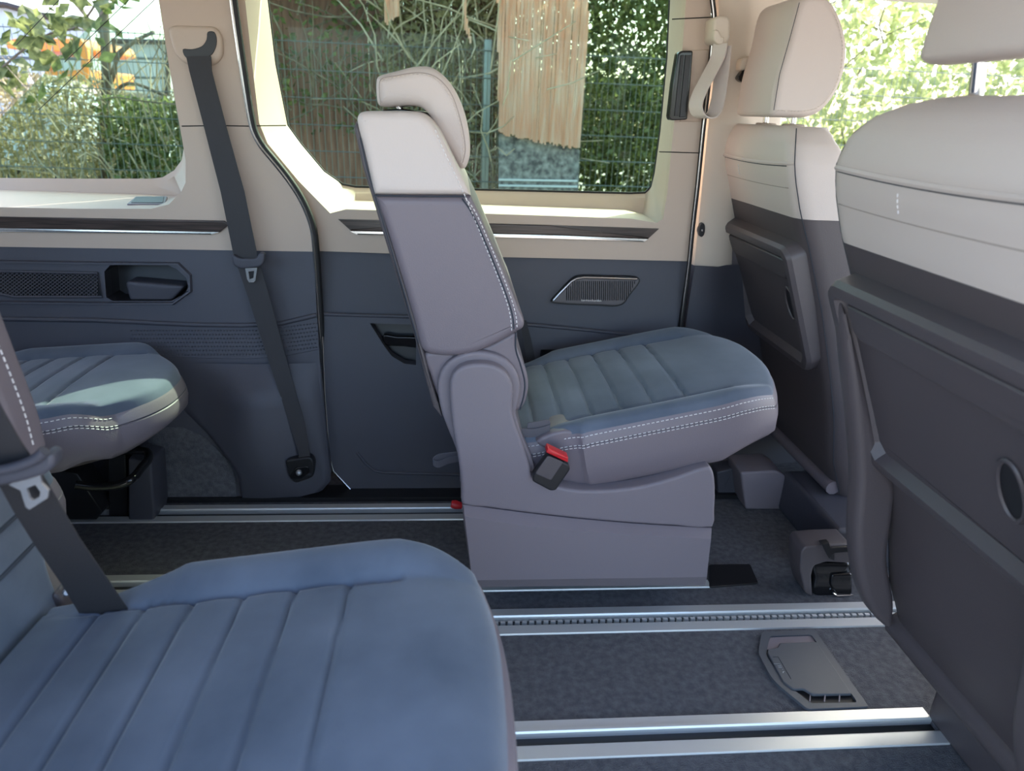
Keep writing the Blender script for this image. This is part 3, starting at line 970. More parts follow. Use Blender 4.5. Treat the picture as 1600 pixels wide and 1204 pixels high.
tube('headrest_seam', [atY(p.x, p.y, HN + 0.0002) for p in catmull([Vector((a, b, 0)) for a, b in [(595, 163), (593, 145), (595, 124), (620, 118), (650, 113.5), (673, 116.5), (690, 127), (706, 148), (717, 178), (725, 212), (727, 236), (723, 254)]], 4, closed=False)], 0.0006, M_['seam_beige'], hr, 5)
for yy in (1.30, 1.41):
    tube('headrest_post', [atY(622, 158, yy), atY(634, 205, yy)], 0.006, M_['chrome'], ms, 10)
slab('headrest_guide', catmull(XZ([(594, 174), (615, 170), (636, 171), (654, 178), (660, 190), (650, 192), (620, 184), (596, 182)], 1.29), 3), 1.29, 1.42, M_['gloss_black'], ms, r=0.002)
# backrest stitching and seams along the front edge
s1 = catmull([Vector((a, b, 0)) for a, b in [(680, 203), (690, 228), (706, 262), (722, 296), (740, 338), (756, 378), (772, 418), (788, 460), (797, 492), (800, 520)]], 4, closed=False)
stitch('stitching', [atY(p.x, p.y, YN - 0.0003) for p in s1], M_['thread'], ms, dash=0.0045, gap=0.003, r=0.0008)
s2 = catmull([Vector((a, b, 0)) for a, b in [(727, 308), (742, 330), (764, 378), (782, 422), (798, 464), (806, 492), (808, 512)]], 4, closed=False)
stitch('stitching', [atY(p.x, p.y, YN + 0.0005) for p in s2], M_['thread'], ms, dash=0.0045, gap=0.003, r=0.0008)
tube('backrest_seam', [atY(p.x - 5, p.y + 2, YN + 0.0004) for p in s2], 0.0014, M_['suede_seam'], ms, 5)
tube('backrest_seam', [atY(x, y, YN + 0.001) for x, y in [(563, 215), (573, 262), (586, 306), (604, 365), (628, 445), (654, 536)]], 0.0012, M_['suede_seam'], ms, 5)
tube('cover_split', [atY(x, y, YN + 0.0004) for x, y in [(584, 305.5), (655, 307), (728, 307)]], 0.0012, M_['suede_seam'], ms, 5)
# hinge cover (outer ring) and side covers of the base
ring = catmull([Vector((a, b, 0)) for a, b in XZ([(684, 612), (685, 592), (694, 572), (712, 557), (738, 549), (768, 551), (792, 562), (808, 582), (813, 605), (810, 628), (806, 645), (812, 668), (820, 690), (830, 712), (836, 738), (834, 760), (722, 760), (720, 735), (712, 700), (699, 668), (689, 640)], YN + 0.006)], 3)
slab('hinge_cover', ring, YN + 0.004, YF - 0.004, M_['grey_plastic'], ms, r=0.006)
arm_px = [(703, 614), (704, 594), (714, 578), (730, 570), (752, 568), (772, 571), (788, 580), (799, 596), (802, 614), (800, 634), (803, 655), (812, 682), (822, 708), (829, 732), (831, 744)]
basetop = [(842, 750), (866, 759), (905, 766), (960, 765), (1010, 758), (1060, 744), (1108, 729)]
baser = [(1115, 738), (1118, 760), (1117, 800), (1114, 824)]
basebot = [(1060, 822), (980, 817), (900, 810), (820, 801), (760, 793), (722, 788)]
basel = [(721, 768), (719, 742), (716, 718), (711, 690), (706, 655)]
sc = [Vector((a, b, 0)) for a, b in XZ(arm_px + basetop + baser + basebot + basel, YN - 0.018)]
slab('base_upper_cover', catmull(sc, 2), YN - 0.018, YF + 0.005, M_['grey_plastic'], ms, r=0.006)
# lower base cover with a chamfered top edge
YB = YN + 0.004
lowb = XZ([(722, 791), (760, 796), (820, 804), (900, 813), (980, 820), (1060, 825), (1113, 827), (1112, 842), (1106, 908), (1100, 914), (742, 916), (737, 908), (724, 815)], YB)
slab('base_lower_cover', lowb, YB + 0.004, YF, M_['grey_plastic'], ms, r=0.004)
Yt, Yc_ = YN - 0.016, YN - 0.036
st = []
for (xa, ya), (xb, yb_), (xc, yc_), (xd, yd_) in zip(
        [(724, 788), (760, 793), (820, 801), (900, 810), (980, 817), (1060, 822), (1112, 825)],
        [(726, 806), (760, 812), (820, 821), (900, 829), (980, 835), (1060, 839), (1111, 842)],
        [(738, 906), (765, 906), (822, 905), (900, 904), (980, 903), (1060, 902), (1104, 901)],
        [(742, 917), (768, 917), (822, 916), (900, 915), (980, 915), (1060, 914), (1102, 914)]):
    A_, B_, C_, D_ = atY(xa, ya, Yt), atY(xb, yb_, Yc_), atY(xc, yc_, Yc_), atY(xd, yd_, YN - 0.015)
    st.append([A_, B_, C_, D_, Vector((D_.x, YN + 0.02, D_.z)), Vector((A_.x, YN + 0.02, A_.z))])
loft('base_side_panel', st, M_['grey_plastic'], ms, 25)
# cushion
Mc = seat_matrix(0.095, 1.355, 0.372, math.radians(12.6))
cushion(ms, Mc, 0.570, 0.44, 0.125, [0.065, 0.12, 0.178, 0.238, 0.30, 0.365], yb=0.165, hb=0.014, rc=0.12, front_drop=0.015, front_bulge=0.04)
# gathered sleeve at the cushion rear corner
sk = [atY(x, y, YN + 0.012) for x, y in [(838, 690), (884, 672), (926, 688), (914, 758), (900, 748), (886, 716), (862, 706)]]
slab('cushion_sleeve', catmull([Vector((p.x, p.z, 0)) for p in sk], 3), YN + 0.012, YN + 0.09, M_['grey_leather'], ms, r=0.006)
# pull tabs, buckle, release tab
def loop_tab(px, Y, wd, m, parent, name='pull_tab'):
    path = catmull([atY(x, y, Y) for x, y in px], 4, closed=False)
    return ribbon(name, [(p + Vector((0, 0, -wd / 2)) + Vector((0, 0.006, 0)), p + Vector((0, 0, wd / 2))) for p in path], 0.002, m, parent)
loop_tab([(815, 676), (832, 677), (848, 674), (859, 669), (856, 663), (842, 665), (824, 668)], YN + 0.02, 0.020, M_['grey_webbing'], ms)
loop_tab([(720, 716), (700, 720), (684, 726), (677, 722), (684, 716), (704, 713), (720, 711)], YN + 0.10, 0.018, M_['grey_webbing'], ms)
bk_ = thing('belt_buckle', 'black seat belt buckle with red button beside the side-on cushion', 'buckle', atY(850, 752, YN - 0.02))
bp = XZ([(855, 701), (886, 716), (888, 724), (866, 756), (858, 757), (830, 742), (831, 734)], YN - 0.012)
slab('buckle_body', fillet(bp, 0.004), YN - 0.036, YN - 0.014, M_['black_plastic'], bk_, r=0.003)
slab('buckle_button', fillet(XZ([(856, 699), (888, 714), (887, 722), (853, 706)], YN - 0.038), 0.002), YN - 0.040, YN - 0.018, M_['red'], bk_, r=0.002)
slab('buckle_face', fillet(XZ([(856, 711), (880, 721), (861, 750), (836, 739)], YN - 0.036), 0.004), YN - 0.0375, YN - 0.034, M_['seatback_plastic'], bk_, r=0.001)
tube('release_tab', [atY(722, 790, YN + 0.12), atY(712, 788, YN + 0.12), atY(705, 787, YN + 0.12)], [0.007, 0.010, 0.008], M_['red'], ms, 8)
# belt behind the backrest, far side of the seat
ribbon('seat_belt_strap', [(atY(xa, y, 1.60), atY(xb, y, 1.60)) for xa, xb, y in ((812, 822, 500), (818, 830, 530), (824, 838, 570), (828, 842, 610))], 0.002, M_['webbing'], ms)

# ---------- middle-row seat close to the camera
ns = thing('passenger_seat', 'blue-grey suede seat close to the camera at lower left with channelled cushion', 'seat', (-0.2, 0.53, 0), 'rear cabin seats')
NYN, NYF = 0.29, 0.755
Mn = seat_matrix(-0.485, 0.525, 0.370, math.radians(7.4))
cushion(ns, Mn, 0.538, 0.46, 0.11, [0.065, 0.12, 0.178, 0.238, 0.30, 0.365], yb=0.165, hb=0.02, rc=0.10, front_drop=0.03, near_stitch=False, front_bulge=0.022)
fpx = [(132, 1005), (110, 950), (88, 900), (76, 855), (66, 790), (60, 700), (48, 650), (22, 580), (0, 520), (-40, 430), (-90, 320)]
fc = [(p.x, p.z) for p in (atY(x, y, NYF) for x, y in fpx)]
back = [(a - 0.13, b + 0.01) for a, b in fc][::-1]
fsm = catmull([Vector((a, b, 0)) for a, b in fc], 3, closed=False)
bo = [Vector((a, b, 0)) for a, b in back]
slab('backrest_cover', fsm + bo, NYN, NYF, M_['suede'], ns, r=0.018, seg=5)
fr_pts = [(p.x, p.y) for p in fsm]
for zz in (0.45, 0.505, 0.56, 0.615):
    fx = np.interp(zz, [p[1] for p in fr_pts], [p[0] for p in fr_pts])
    fx2 = fx
    tube('backrest_seam', [Vector((fx + 0.0005, y, zz)) for y in (NYN + 0.02, 0.5, NYF - 0.02)], 0.0028, M_['suede_seam'], ns, 6)
# leather bolster flank with stitching on the far edge
bol = [(x, y) for x, y in [(62, 705), (60, 690), (48, 645), (24, 582), (0, 520), (-40, 430), (-60, 460), (-20, 560), (20, 640), (42, 700)]]
slab('backrest_bolster', catmull([Vector((a, b, 0)) for a, b in XZ(bol, NYF - 0.01)], 3), NYF - 0.05, NYF + 0.01, M_['grey_leather'], ns, r=0.012)
stitch('stitching', [atY(p.x, p.y, NYF - 0.052) for p in catmull([Vector((a, b, 0)) for a, b in [(-20, 500), (0, 545), (22, 600), (40, 650), (52, 695)]], 4, closed=False)], M_['thread'], ns, dash=0.005, gap=0.003, r=0.0009)
# hinge plate between backrest and cushion
slab('hinge_cover', fillet(XZ([(78, 940), (100, 905), (112, 915), (135, 985), (128, 1008), (105, 1018)], NYF + 0.006), 0.008), NYF - 0.02, NYF + 0.012, M_['seatback_plastic'], ns, r=0.004)
for x, y in ((104, 926), (131, 972)):
    tube('hinge_bolt', [atY(x, y, NYF - 0.024), atY(x, y, NYF - 0.018)], [0.003, 0.005], M_['wire_metal'], ns, 10)
v, f = box_geo(-0.42, 0.0, 0.36, 0.70, 0.02, 0.27)
box('seat_base', -0.42, -0.02, 0.37, 0.70, 0.0, 0.262, M_['grey_plastic'], ns, r=0.02)
# its belt
nb = thing('seat_belt', 'dark seat belt with bright metal tongue across the seat close to the camera', 'seat belt', atY(170, 975, 0.62))
rows = [(-62, 8, 655, 0.60), (-38, 34, 700, 0.605), (-8, 58, 735, 0.61), (22, 90, 790, 0.625), (60, 125, 850, 0.645), (98, 163, 905, 0.67), (137, 207, 970, 0.70)]
rows = [(-150, -70, 500, 0.57)] + rows
ribbon('webbing', [(atY(a, y + 8, Y + 0.004), atY(b, y - 8, Y - 0.004)) for a, b, y, Y in rows], 0.002, M_['webbing'], nb)
tg = slab('tongue_grip', fillet(XZ([(-30, 742), (20, 735), (55, 722), (70, 708), (82, 712), (84, 728), (72, 742), (40, 752), (5, 760), (-30, 765)], 0.592), 0.008), 0.592, 0.612, M_['door_plastic'], nb, r=0.005)
tube('grip_lip', catmull([atY(x, y, 0.591) for x, y in [(-30, 738), (20, 730), (55, 717), (70, 704)]], 4, closed=False), 0.005, M_['door_plastic'], tg, 8)
oo = P_([(13, 757), (52, 742), (62, 740), (65, 755), (76, 766), (74, 778), (46, 796), (40, 792), (32, 766)], 0.60)
ii = P_([(41, 763), (55, 757), (63, 768), (62, 776), (50, 782), (46, 778)], 0.60)
panel('metal_tongue', oo, [ii], (0, 0.003, 0), M_['white_metal'], nb)

# ---------- rear-row seat by the far wall
rs = thing('passenger_seat', 'rear-row suede seat by the side wall with a sunlit corner', 'seat', (-0.85, 1.38, 0), 'rear cabin seats')
Mr = seat_matrix(-1.14, 1.395, 0.372, math.radians(4.5))
cushion(rs, Mr, 0.55, 0.42, 0.115, [0.065, 0.12, 0.178, 0.238, 0.30, 0.365], yb=0.150, hb=0.014, rc=0.20, front_drop=0.02, front_bulge=0.07)
slab('backrest_cover', catmull([Vector((a, b, 0)) for a, b in [(-1.13, 0.38), (-1.20, 0.55), (-1.28, 0.80), (-1.33, 0.93), (-1.42, 0.93), (-1.40, 0.78), (-1.30, 0.50), (-1.24, 0.36)]], 4), 1.18, 1.60, M_['suede'], rs, r=0.02)
slab('support_column', fillet(XZ([(200, 716), (236, 722), (242, 800), (240, 815), (200, 813)], 1.475), 0.006), 1.475, 1.56, M_['door_plastic'], rs, r=0.006)
slab('support_plate', XZ([(168, 706), (196, 706), (200, 812), (170, 806)], 1.50), 1.50, 1.53, M_['black_plastic'], rs, r=0.003)
bar = catmull([atY(x, y, Y) for x, y, Y in [(118, 757, 1.30), (150, 760, 1.31), (190, 756, 1.32), (206, 748, 1.33), (220, 732, 1.38), (232, 716, 1.44), (230, 706, 1.47), (215, 703, 1.48), (170, 706, 1.48), (130, 708, 1.48)]], 5, closed=False)
tube('seat_bar', bar, 0.0095, M_['gloss_black'], rs, 10)
slab('rear_base', XZ([(-10, 720), (120, 740), (160, 800), (150, 812), (-10, 812)], 1.46), 1.46, 1.53, M_['black_plastic'], rs, r=0.004)
# ---------- rear-row middle seat, mostly hidden
rm = thing('passenger_seat', 'rear-row middle seat mostly hidden behind the close seat belt', 'seat', (-0.85, 0.98, 0), 'rear cabin seats')
Mm = seat_matrix(-1.17, 0.965, 0.372, math.radians(4.5))
cushion(rm, Mm, 0.545, 0.33, 0.12, [0.065, 0.12, 0.178, 0.238, 0.30, 0.365], yb=0.11, hb=0.012, rc=0.20, front_drop=0.02, near_stitch=False, front_bulge=0.06)
slab('backrest_cover', catmull([Vector((a, b, 0)) for a, b in [(-1.16, 0.38), (-1.22, 0.55), (-1.30, 0.80), (-1.35, 0.93), (-1.44, 0.93), (-1.42, 0.78), (-1.32, 0.50), (-1.26, 0.36)]], 4), 0.82, 1.15, M_['suede'], rm, r=0.02)
slab('base_cover', fillet([(-1.05, 0.26), (-0.70, 0.255), (-0.672, 0.20), (-0.668, 0.15), (-1.05, 0.15)], 0.01), 0.90, 1.10, M_['grey_plastic'], rm, r=0.006)
slab('base_foot', fillet([(-1.05, 0.147), (-0.665, 0.147), (-0.650, 0.10), (-0.665, 0.0), (-1.05, 0.0)], 0.008), 0.895, 1.105, M_['grey_plastic'], rm, r=0.006)
# ---------- belt on the far pillar
fb = thing('seat_belt', 'dark seat belt hanging down the beige rear pillar to its floor anchor', 'seat belt', atY(470, 740, 1.55))
rows = [(291, 330, 88, 1.640), (296, 331, 111, 1.636), (319, 354, 199, 1.630), (345, 382, 300, 1.622), (365, 402, 398, 1.615), (387, 421, 462, 1.607), (412, 442, 540, 1.595), (436, 462, 612, 1.58), (452, 476, 660, 1.565), (466, 484, 705, 1.55), (470, 486, 742, 1.54)]
ribbon('webbing', [(atY(a, y, Y), atY(b, y, Y)) for a, b, y, Y in rows], 0.002, M_['webbing'], fb)
g = slab('tongue_grip', fillet(XZ([(362, 396), (374, 404), (400, 404), (406, 394), (414, 396), (413, 410), (406, 417), (376, 420), (364, 414)], 1.60), 0.008), 1.598, 1.614, M_['door_plastic'], fb, r=0.004)
oo = P_([(383, 419), (402, 418), (401, 424), (399, 438), (396, 441), (389, 441), (386, 436)], 1.600)
ii = P_([(388, 424), (397, 423), (396, 434), (390, 436)], 1.600)
panel('metal_tongue', oo, [ii], (0, 0.003, 0), M_['white_metal'], fb)
slab('anchor_plate', fillet(XZ([(446, 718), (486, 712), (492, 722), (490, 744), (462, 754), (452, 744)], 1.545), 0.01), 1.540, 1.565, M_['black_plastic'], fb, r=0.004)
tube('anchor_bolt', [atY(467, 738, 1.530), atY(467, 738, 1.533), atY(467, 738, 1.545)], [0.0035, 0.0075, 0.008], M_['wire_metal'], fb, 12)
slab('anchor_tongue', fillet(XZ([(452, 744), (462, 730), (482, 728), (484, 738), (470, 748), (456, 748)], 1.538), 0.006), 1.537, 1.543, M_['gloss_black'], fb, r=0.002)

# ================================================================== FRONT SEATS
def rrect(x0, x1, y0, y1, r, n=5):
    return [(p[0], p[1]) for p in fillet([(x0, y0), (x1, y0), (x1, y1), (x0, y1)], r, n)]
FZ = [0.05, 0.12, 0.17, 0.225, 0.35, 0.45, 0.60, 0.74, 0.81, 0.87, 0.907, 0.94, 0.965, 0.985]
FX = [0.80, 0.79, 0.77, 0.745, 0.715, 0.682, 0.628, 0.568, 0.535, 0.513, 0.505, 0.508, 0.520, 0.545]
def front_seat(root, dx, dz, Yc, hw, split, tray_z=0.738, ztop=0.985, grip=None):
    f = lambda z: interp(z - dz, FZ, FX) + dx
    def hwz(z):
        return hw * interp(z - dz, [0.05, 0.12, 0.3, 0.5, 0.85, 0.90, 0.935, 0.96, 0.978, 0.985], [0.90, 0.95, 1.0, 1.04, 1.07, 1.06, 1.00, 0.88, 0.68, 0.45])
    def thz(z): return interp(z - dz, [0.05, 0.3, 0.8, 0.92, 0.985], [0.14, 0.15, 0.13, 0.12, 0.07])
    def rows(z0, z1, n):
        out = []
        for i in range(n + 1):
            z = z0 + (z1 - z0) * i / n
            x = f(z)
            h = hwz(z)
            th = thz(z)
            out.append([Vector((a, b, z)) for a, b in rrect(x, x + th, Yc - h, Yc + h, min(0.04, h * .5, th * .45))])
        return out
    up = loft('backrest_upper_cover', rows(split, ztop + dz, 26), M_['beige_leather'], root, 50)
    lo = loft('backrest_lower_cover', rows(0.115 + dz, split - 0.0005, 26), M_['dark_leather'], root, 50)
    # seams on the beige back
    def line(z, off=0.001, zc=0.0, r=0.0022, m='beige_leather', name='pocket_piping', par=up):
        pts = []
        for k in range(25):
            t = -1 + 2 * k / 24
            zz = z + zc * (1 - t * t)
            h = hwz(zz) - 0.012
            pts.append(Vector((f(zz) - off + (0.012 if abs(t) > 0.99 else 0), Yc + t * h, zz)))
        return tube(name, pts, r, M_[m], par, 6)
    line(0.900 + dz, 0.0005, -0.006, 0.0042)
    line(0.8955 + dz, -0.0006, -0.006, 0.0013, 'suede_seam', 'pocket_gap')
    line(0.853 + dz, -0.0006, -0.004, 0.0011, 'seam_beige', 'back_crease')
    zc = 0.897 + dz
    stitch('stitching', [Vector((f(z) - 0.0008, Yc + hw * 0.28, z)) for z in np.linspace(0.858 + dz, 0.886 + dz, 6)], M_['thread'], up, dash=0.004, gap=0.0025, r=0.0009)
    for t in (1, -1):
        pts = []
        for z in np.linspace(0.14 + dz, 0.965 + dz, 40):
            pts.append(Vector((f(z) + 0.010, Yc + t * (hwz(z) - 0.0075), z)))
        tube('side_seam', pts, 0.0010, M_['suede_seam'], lo, 5)
    # tray table on the back
    O = Vector((f(tray_z + dz) - 0.018, 0, tray_z + dz))
    D = Vector((0.123, 0, -0.287)).normalized()
    Nn = Vector((-0.919, 0, -0.394)).normalized()
    Mt = lambda a, s, d: O + D * s + Nn * d + Vector((0, Yc + a, 0))
    TL_, hwt = 0.312, hw * 0.985
    outl = fillet([(-hwt + 0.02, 0), (hwt - 0.02, 0), (hwt, 0.02), (hwt * 0.93, TL_ - 0.035), (hwt * 0.80, TL_), (-hwt * 0.80, TL_), (-hwt * 0.93, TL_ - 0.035), (-hwt, 0.02)], 0.010, 3)
    ol = [(p[0], p[1]) for p in outl]
    A_ = sum(ol[i - 1][0] * ol[i][1] - ol[i][0] * ol[i - 1][1] for i in range(len(ol)))
    if A_ < 0: ol = ol[::-1]
    loops = []
    for ins, d in ((0.0, -0.04), (0.0, 0.010), (0.005, 0.019), (0.011, 0.021), (0.022, 0.020), (0.032, 0.004)):
        loops.append([Mt(a, s, d) for a, s in inset_loop(ol, ins)])
    tray = loft('tray_table', loops, M_['seatback_plastic'], root, 28)
    # inner step under the top edge: upper field stands proud of the lower one
    il = inset_loop(ol, 0.034)
    topf = [(hwt - 0.038, 0.034), (hwt - 0.045, 0.076), (hwt - 0.06, 0.086), (-hwt + 0.06, 0.086), (-hwt + 0.045, 0.076), (-hwt + 0.038, 0.034)]
    v, f_ = slab_geo(fillet(topf, 0.004, 2), 0.002, 0.013, 0.0, 0.006, Mt, 3)
    obj('tray_step', v, f_, M_['seatback_plastic'], tray, 28)
    ec = grip or (-hwt + 0.062, 0.178)
    el = [(ec[0] + 0.020 * math.cos(t), ec[1] + 0.040 * math.sin(t)) for t in np.linspace(0, 2 * math.pi, 28, endpoint=False)]
    v, f_ = slab_geo(el, 0.002, 0.0055, 0.0, 0.0, Mt)
    obj('tray_grip', v, f_, M_['black_plastic'], tray, 28)
    tube('grip_rim', [Mt(a, s, 0.006) for a, s in el], 0.003, M_['seatback_plastic'], tray, 6, closed=True)
    # seat cushion in front and plinth below
    zf = 0.30 + dz
    cu = catmull([Vector((a, b, 0)) for a, b in [(f(0.3) + 0.10, 0.20), (f(0.3) + 0.10, 0.36), (f(0.3) + 0.30, 0.42), (f(0.3) + 0.55, 0.44), (f(0.3) + 0.62, 0.38), (f(0.3) + 0.58, 0.28), (f(0.3) + 0.35, 0.20)]], 4)
    slab('seat_cushion', cu, Yc - hw, Yc + hw, M_['dark_leather'], root, r=0.03)
    return f, hwz, up, lo, Mt

nf = thing('front_seat', 'beige-topped dark front seat filling the right edge with its fold-out tray', 'seat', (0.9, 0.72, 0), 'front seats')
f, hwz, up, lo, Mt = front_seat(nf, 0.0, 0.0, 0.72, 0.212, 0.800, tray_z=0.755, grip=(-0.114, 0.18))
wing = [(1304, 470), (1310, 560), (1321, 660), (1326, 740), (1322, 820), (1326, 870), (1336, 915), (1352, 945), (1378, 966), (1384, 930), (1373, 860), (1380, 800), (1384, 742), (1368, 716), (1348, 640), (1325, 540)]
slab('side_wing', catmull([Vector((a, b, 0)) for a, b in XZ(wing, 0.915)], 3), 0.885, 0.925, M_['dark_leather'], nf, r=0.012)
slab('side_wing', catmull([Vector((a, b, 0)) for a, b in XZ(wing, 0.915)], 3), 0.515, 0.555, M_['dark_leather'], nf, r=0.012)
# bottom roll of the cover, recliner gap
tube('cover_hem', [Vector((0.792, y, 0.135)) for y in np.linspace(0.53, 0.915, 8)], 0.026, M_['dark_leather'], nf, 10)
box('seat_plinth', 0.825, 1.25, 0.50, 0.835, 0.0, 0.22, M_['seatback_plastic'], nf, r=0.012)
box('plinth_cover', 0.855, 1.25, 0.46, 0.80, 0.0, 0.24, M_['grey_leather'], nf, r=0.012)
# headrest of the near front seat
hp_ = [(1428, 92), (1432, 70), (1448, 20), (1462, -20), (1480, -110), (1500, -190), (1560, -230), (1620, -190), (1640, -90), (1610, 40), (1570, 88), (1500, 100), (1440, 102)]
hr2 = slab('headrest', catmull([Vector((a, b, 0)) for a, b in XZ(hp_, 0.825)], 4), 0.615, 0.825, M_['beige_leather'], nf, r=0.018, seg=6)
stitch('stitching', [Vector((p.x - 0.002, y, p.z + 0.012)) for p in [atY(1432, 88, 0.825)] for y in np.linspace(0.63, 0.81, 20)], M_['beige_thread'], hr2, dash=0.004, gap=0.003, r=0.0009)
for yy in (0.665, 0.775):
    tube('headrest_post', [Vector((0.575, yy, 0.96)), Vector((0.560, yy, 1.04))], 0.0075, M_['chrome'], nf, 10)
    slab('post_collar', [(0.575 + 0.022 * math.cos(t), yy + 0.03 * math.sin(t)) for t in np.linspace(0, 2 * math.pi, 20, endpoint=False)], 0.975, 0.987, M_['beige_plastic'], nf, r=0.003, M=MZ)

ff = thing('front_seat', 'beige-topped dark front seat by the far door with its fold-out tray', 'seat', (1.1, 1.585, 0), 'front seats')
f2, hwz2, up2, lo2, Mt2 = front_seat(ff, 0.150, -0.022, 1.575, 0.205, 0.772, ztop=0.969, grip=(-0.132, 0.15))
hpx = [(1248, 3), (1233, 60), (1216, 116), (1207, 165), (1207, 180), (1235, 183), (1264, 183), (1286, 173), (1306, 150), (1321, 116), (1326, 73), (1319, 37), (1304, 5), (1285, -10), (1262, -10)]
hr3 = slab('headrest', catmull([Vector((a, b, 0)) for a, b in XZ(hpx, 1.475)], 4), 1.475, 1.675, M_['beige_leather'], ff, r=0.016, seg=6)
tube('headrest_seam', [atY(x, y, 1.4765) for x, y in [(1249, 4), (1234, 60), (1218, 116), (1209, 172)]], 0.0007, M_['suede_seam'], hr3, 5)
stitch('stitching', [atY(p.x, p.y, 1.474) for p in catmull([Vector((a, b, 0)) for a, b in [(1212, 172), (1250, 174), (1278, 168), (1298, 148), (1312, 116), (1317, 76), (1310, 38), (1297, 10)]], 4, closed=False)], M_['beige_thread'], hr3, dash=0.004, gap=0.003, r=0.0008)
for yy, xx in ((1.525, 1228), (1.635, 1186)):
    p = atY(xx, 180, yy)
    tube('headrest_post', [Vector((p.x + 0.02, yy, 0.935)), Vector((p.x + 0.015, yy, 1.0))], 0.007, M_['chrome'], ff, 10)
    slab('post_collar', [(p.x + 0.02 + 0.022 * math.cos(t), yy + 0.028 * math.sin(t)) for t in np.linspace(0, 2 * math.pi, 20, endpoint=False)], 0.942, 0.951, M_['beige_plastic'], ff, r=0.003, M=MZ)
tube('cover_hem', [Vector((0.925, y, 0.13)) for y in np.linspace(1.39, 1.76, 8)], 0.018, M_['grey_leather'], ff, 10)
box('seat_plinth', 0.86, 1.25, 1.24, 1.52, 0.0, 0.11, M_['door_plastic'], ff, r=0.012)
slab('plinth_pad', fillet(XZ([(1157, 738), (1214, 735), (1226, 742), (1262, 796), (1165, 796)], 1.50), 0.008), 1.50, 1.60, M_['grey_plastic'], ff, r=0.006)
slab('wiring_cover', fillet(XZ([(1118, 735), (1146, 728), (1152, 770), (1120, 775)], 1.58), 0.006), 1.57, 1.62, M_['door_plastic'], ff, r=0.004)

# ================================================================== FLOOR FITTINGS
fp_ = slab('floor_plate', fillet([(p.x, p.y) for p in [atZ(x, y, 0.003) for x, y in [(1108, 882), (1172, 881), (1185, 911), (1108, 917)]]], 0.006), 0.0, 0.004, M_['black_plastic'], None, r=0.001, M=MZ)
tag(fp_, 'flat black plate on the carpet beside the seat base corner', 'plate')
hl = thing('floor_hatch', 'grey plastic vent hatch with louvred end set in the carpet', 'hatch', (0.67, 0.95, 0))
hz = 0.006
ho = fillet([(p.x, p.y) for p in [atZ(x, y, hz) for x, y in [(1190, 987), (1273, 983), (1357, 1103), (1262, 1107), (1208, 1063), (1185, 1020)]]], [0.006, 0.003, 0.003, 0.006, 0.02, 0.008])
hi = fillet([(p.x, p.y) for p in [atZ(x, y, hz) for x, y in [(1203, 993), (1268, 991), (1340, 1097), (1267, 1098), (1222, 1062), (1197, 1022)]]], 0.006)
M_['hatch_plastic'] = mat('hatch_plastic', (0.085, 0.09, 0.10), 0.5, bump=0.3, bscale=900)
fr_o = panel('hatch_frame', [Vector((a, b, hz)) for a, b in ho], [[Vector((a, b, hz)) for a, b in hi]], (0, 0, -0.006), M_['hatch_plastic'], hl)
slab('hatch_well', hi, 0.0005, 0.0012, M_['rubber'], hl, r=0, M=MZ)
sc_ = [(p.x, p.y) for p in [atZ(x, y, hz) for x, y in [(1204, 994), (1269, 991), (1275, 1003), (1220, 1006), (1212, 1012), (1200, 1013), (1197, 1012)]]]
slab('finger_scoop', sc_, 0.002, 0.0035, M_['grey_plastic'], hl, r=0, M=MZ)
lid = fillet([(p.x, p.y) for p in [atZ(x, y, hz + 0.003) for x, y in [(1218, 1004), (1276, 1002), (1331, 1083), (1270, 1084), (1256, 1075), (1240, 1076), (1224, 1064), (1200, 1020), (1200, 1014), (1216, 1011)]]], 0.003)
ld = slab('hatch_lid', lid, 0.003, hz + 0.003, M_['hatch_plastic'], hl, r=0.0012, M=MZ)
for xa in (1266, 1289, 1312):
    a0, a1 = atZ(xa, 1085, 0.006), atZ(xa - 1, 1096, 0.006)
    tube('vent_bar', [a0, a1], 0.0012, M_['grey_plastic'], hl, 5)
p0, p1 = atZ(1214, 1040, 0.0095), atZ(1226, 1058, 0.0095)
mk = tube('lid_groove', [atZ(1208, 1026, 0.0092), atZ(1216, 1026, 0.0092), atZ(1236, 1060, 0.0092)], 0.0006, M_['suede_seam'], ld, 4)
sy = MB()
for stroke in ([(1209, 1036.5), (1218.2, 1036.5), (1220.8, 1041)], [(1215.2, 1039.6), (1219.3, 1039.6)], [(1216.3, 1042), (1221.9, 1042.4)], [(1222.4, 1044.8), (1223.6, 1046)], [(1223.4, 1051), (1223.8, 1048.8), (1225.7, 1048.6)]):
    sy.add(*tube_geo([atZ(x, y, 0.0093) for x, y in stroke], 0.0006, 4))
so = sy.build('embossed_symbol', M_['wire_metal'], ld, 0)
so['kind'] = 'stuff'
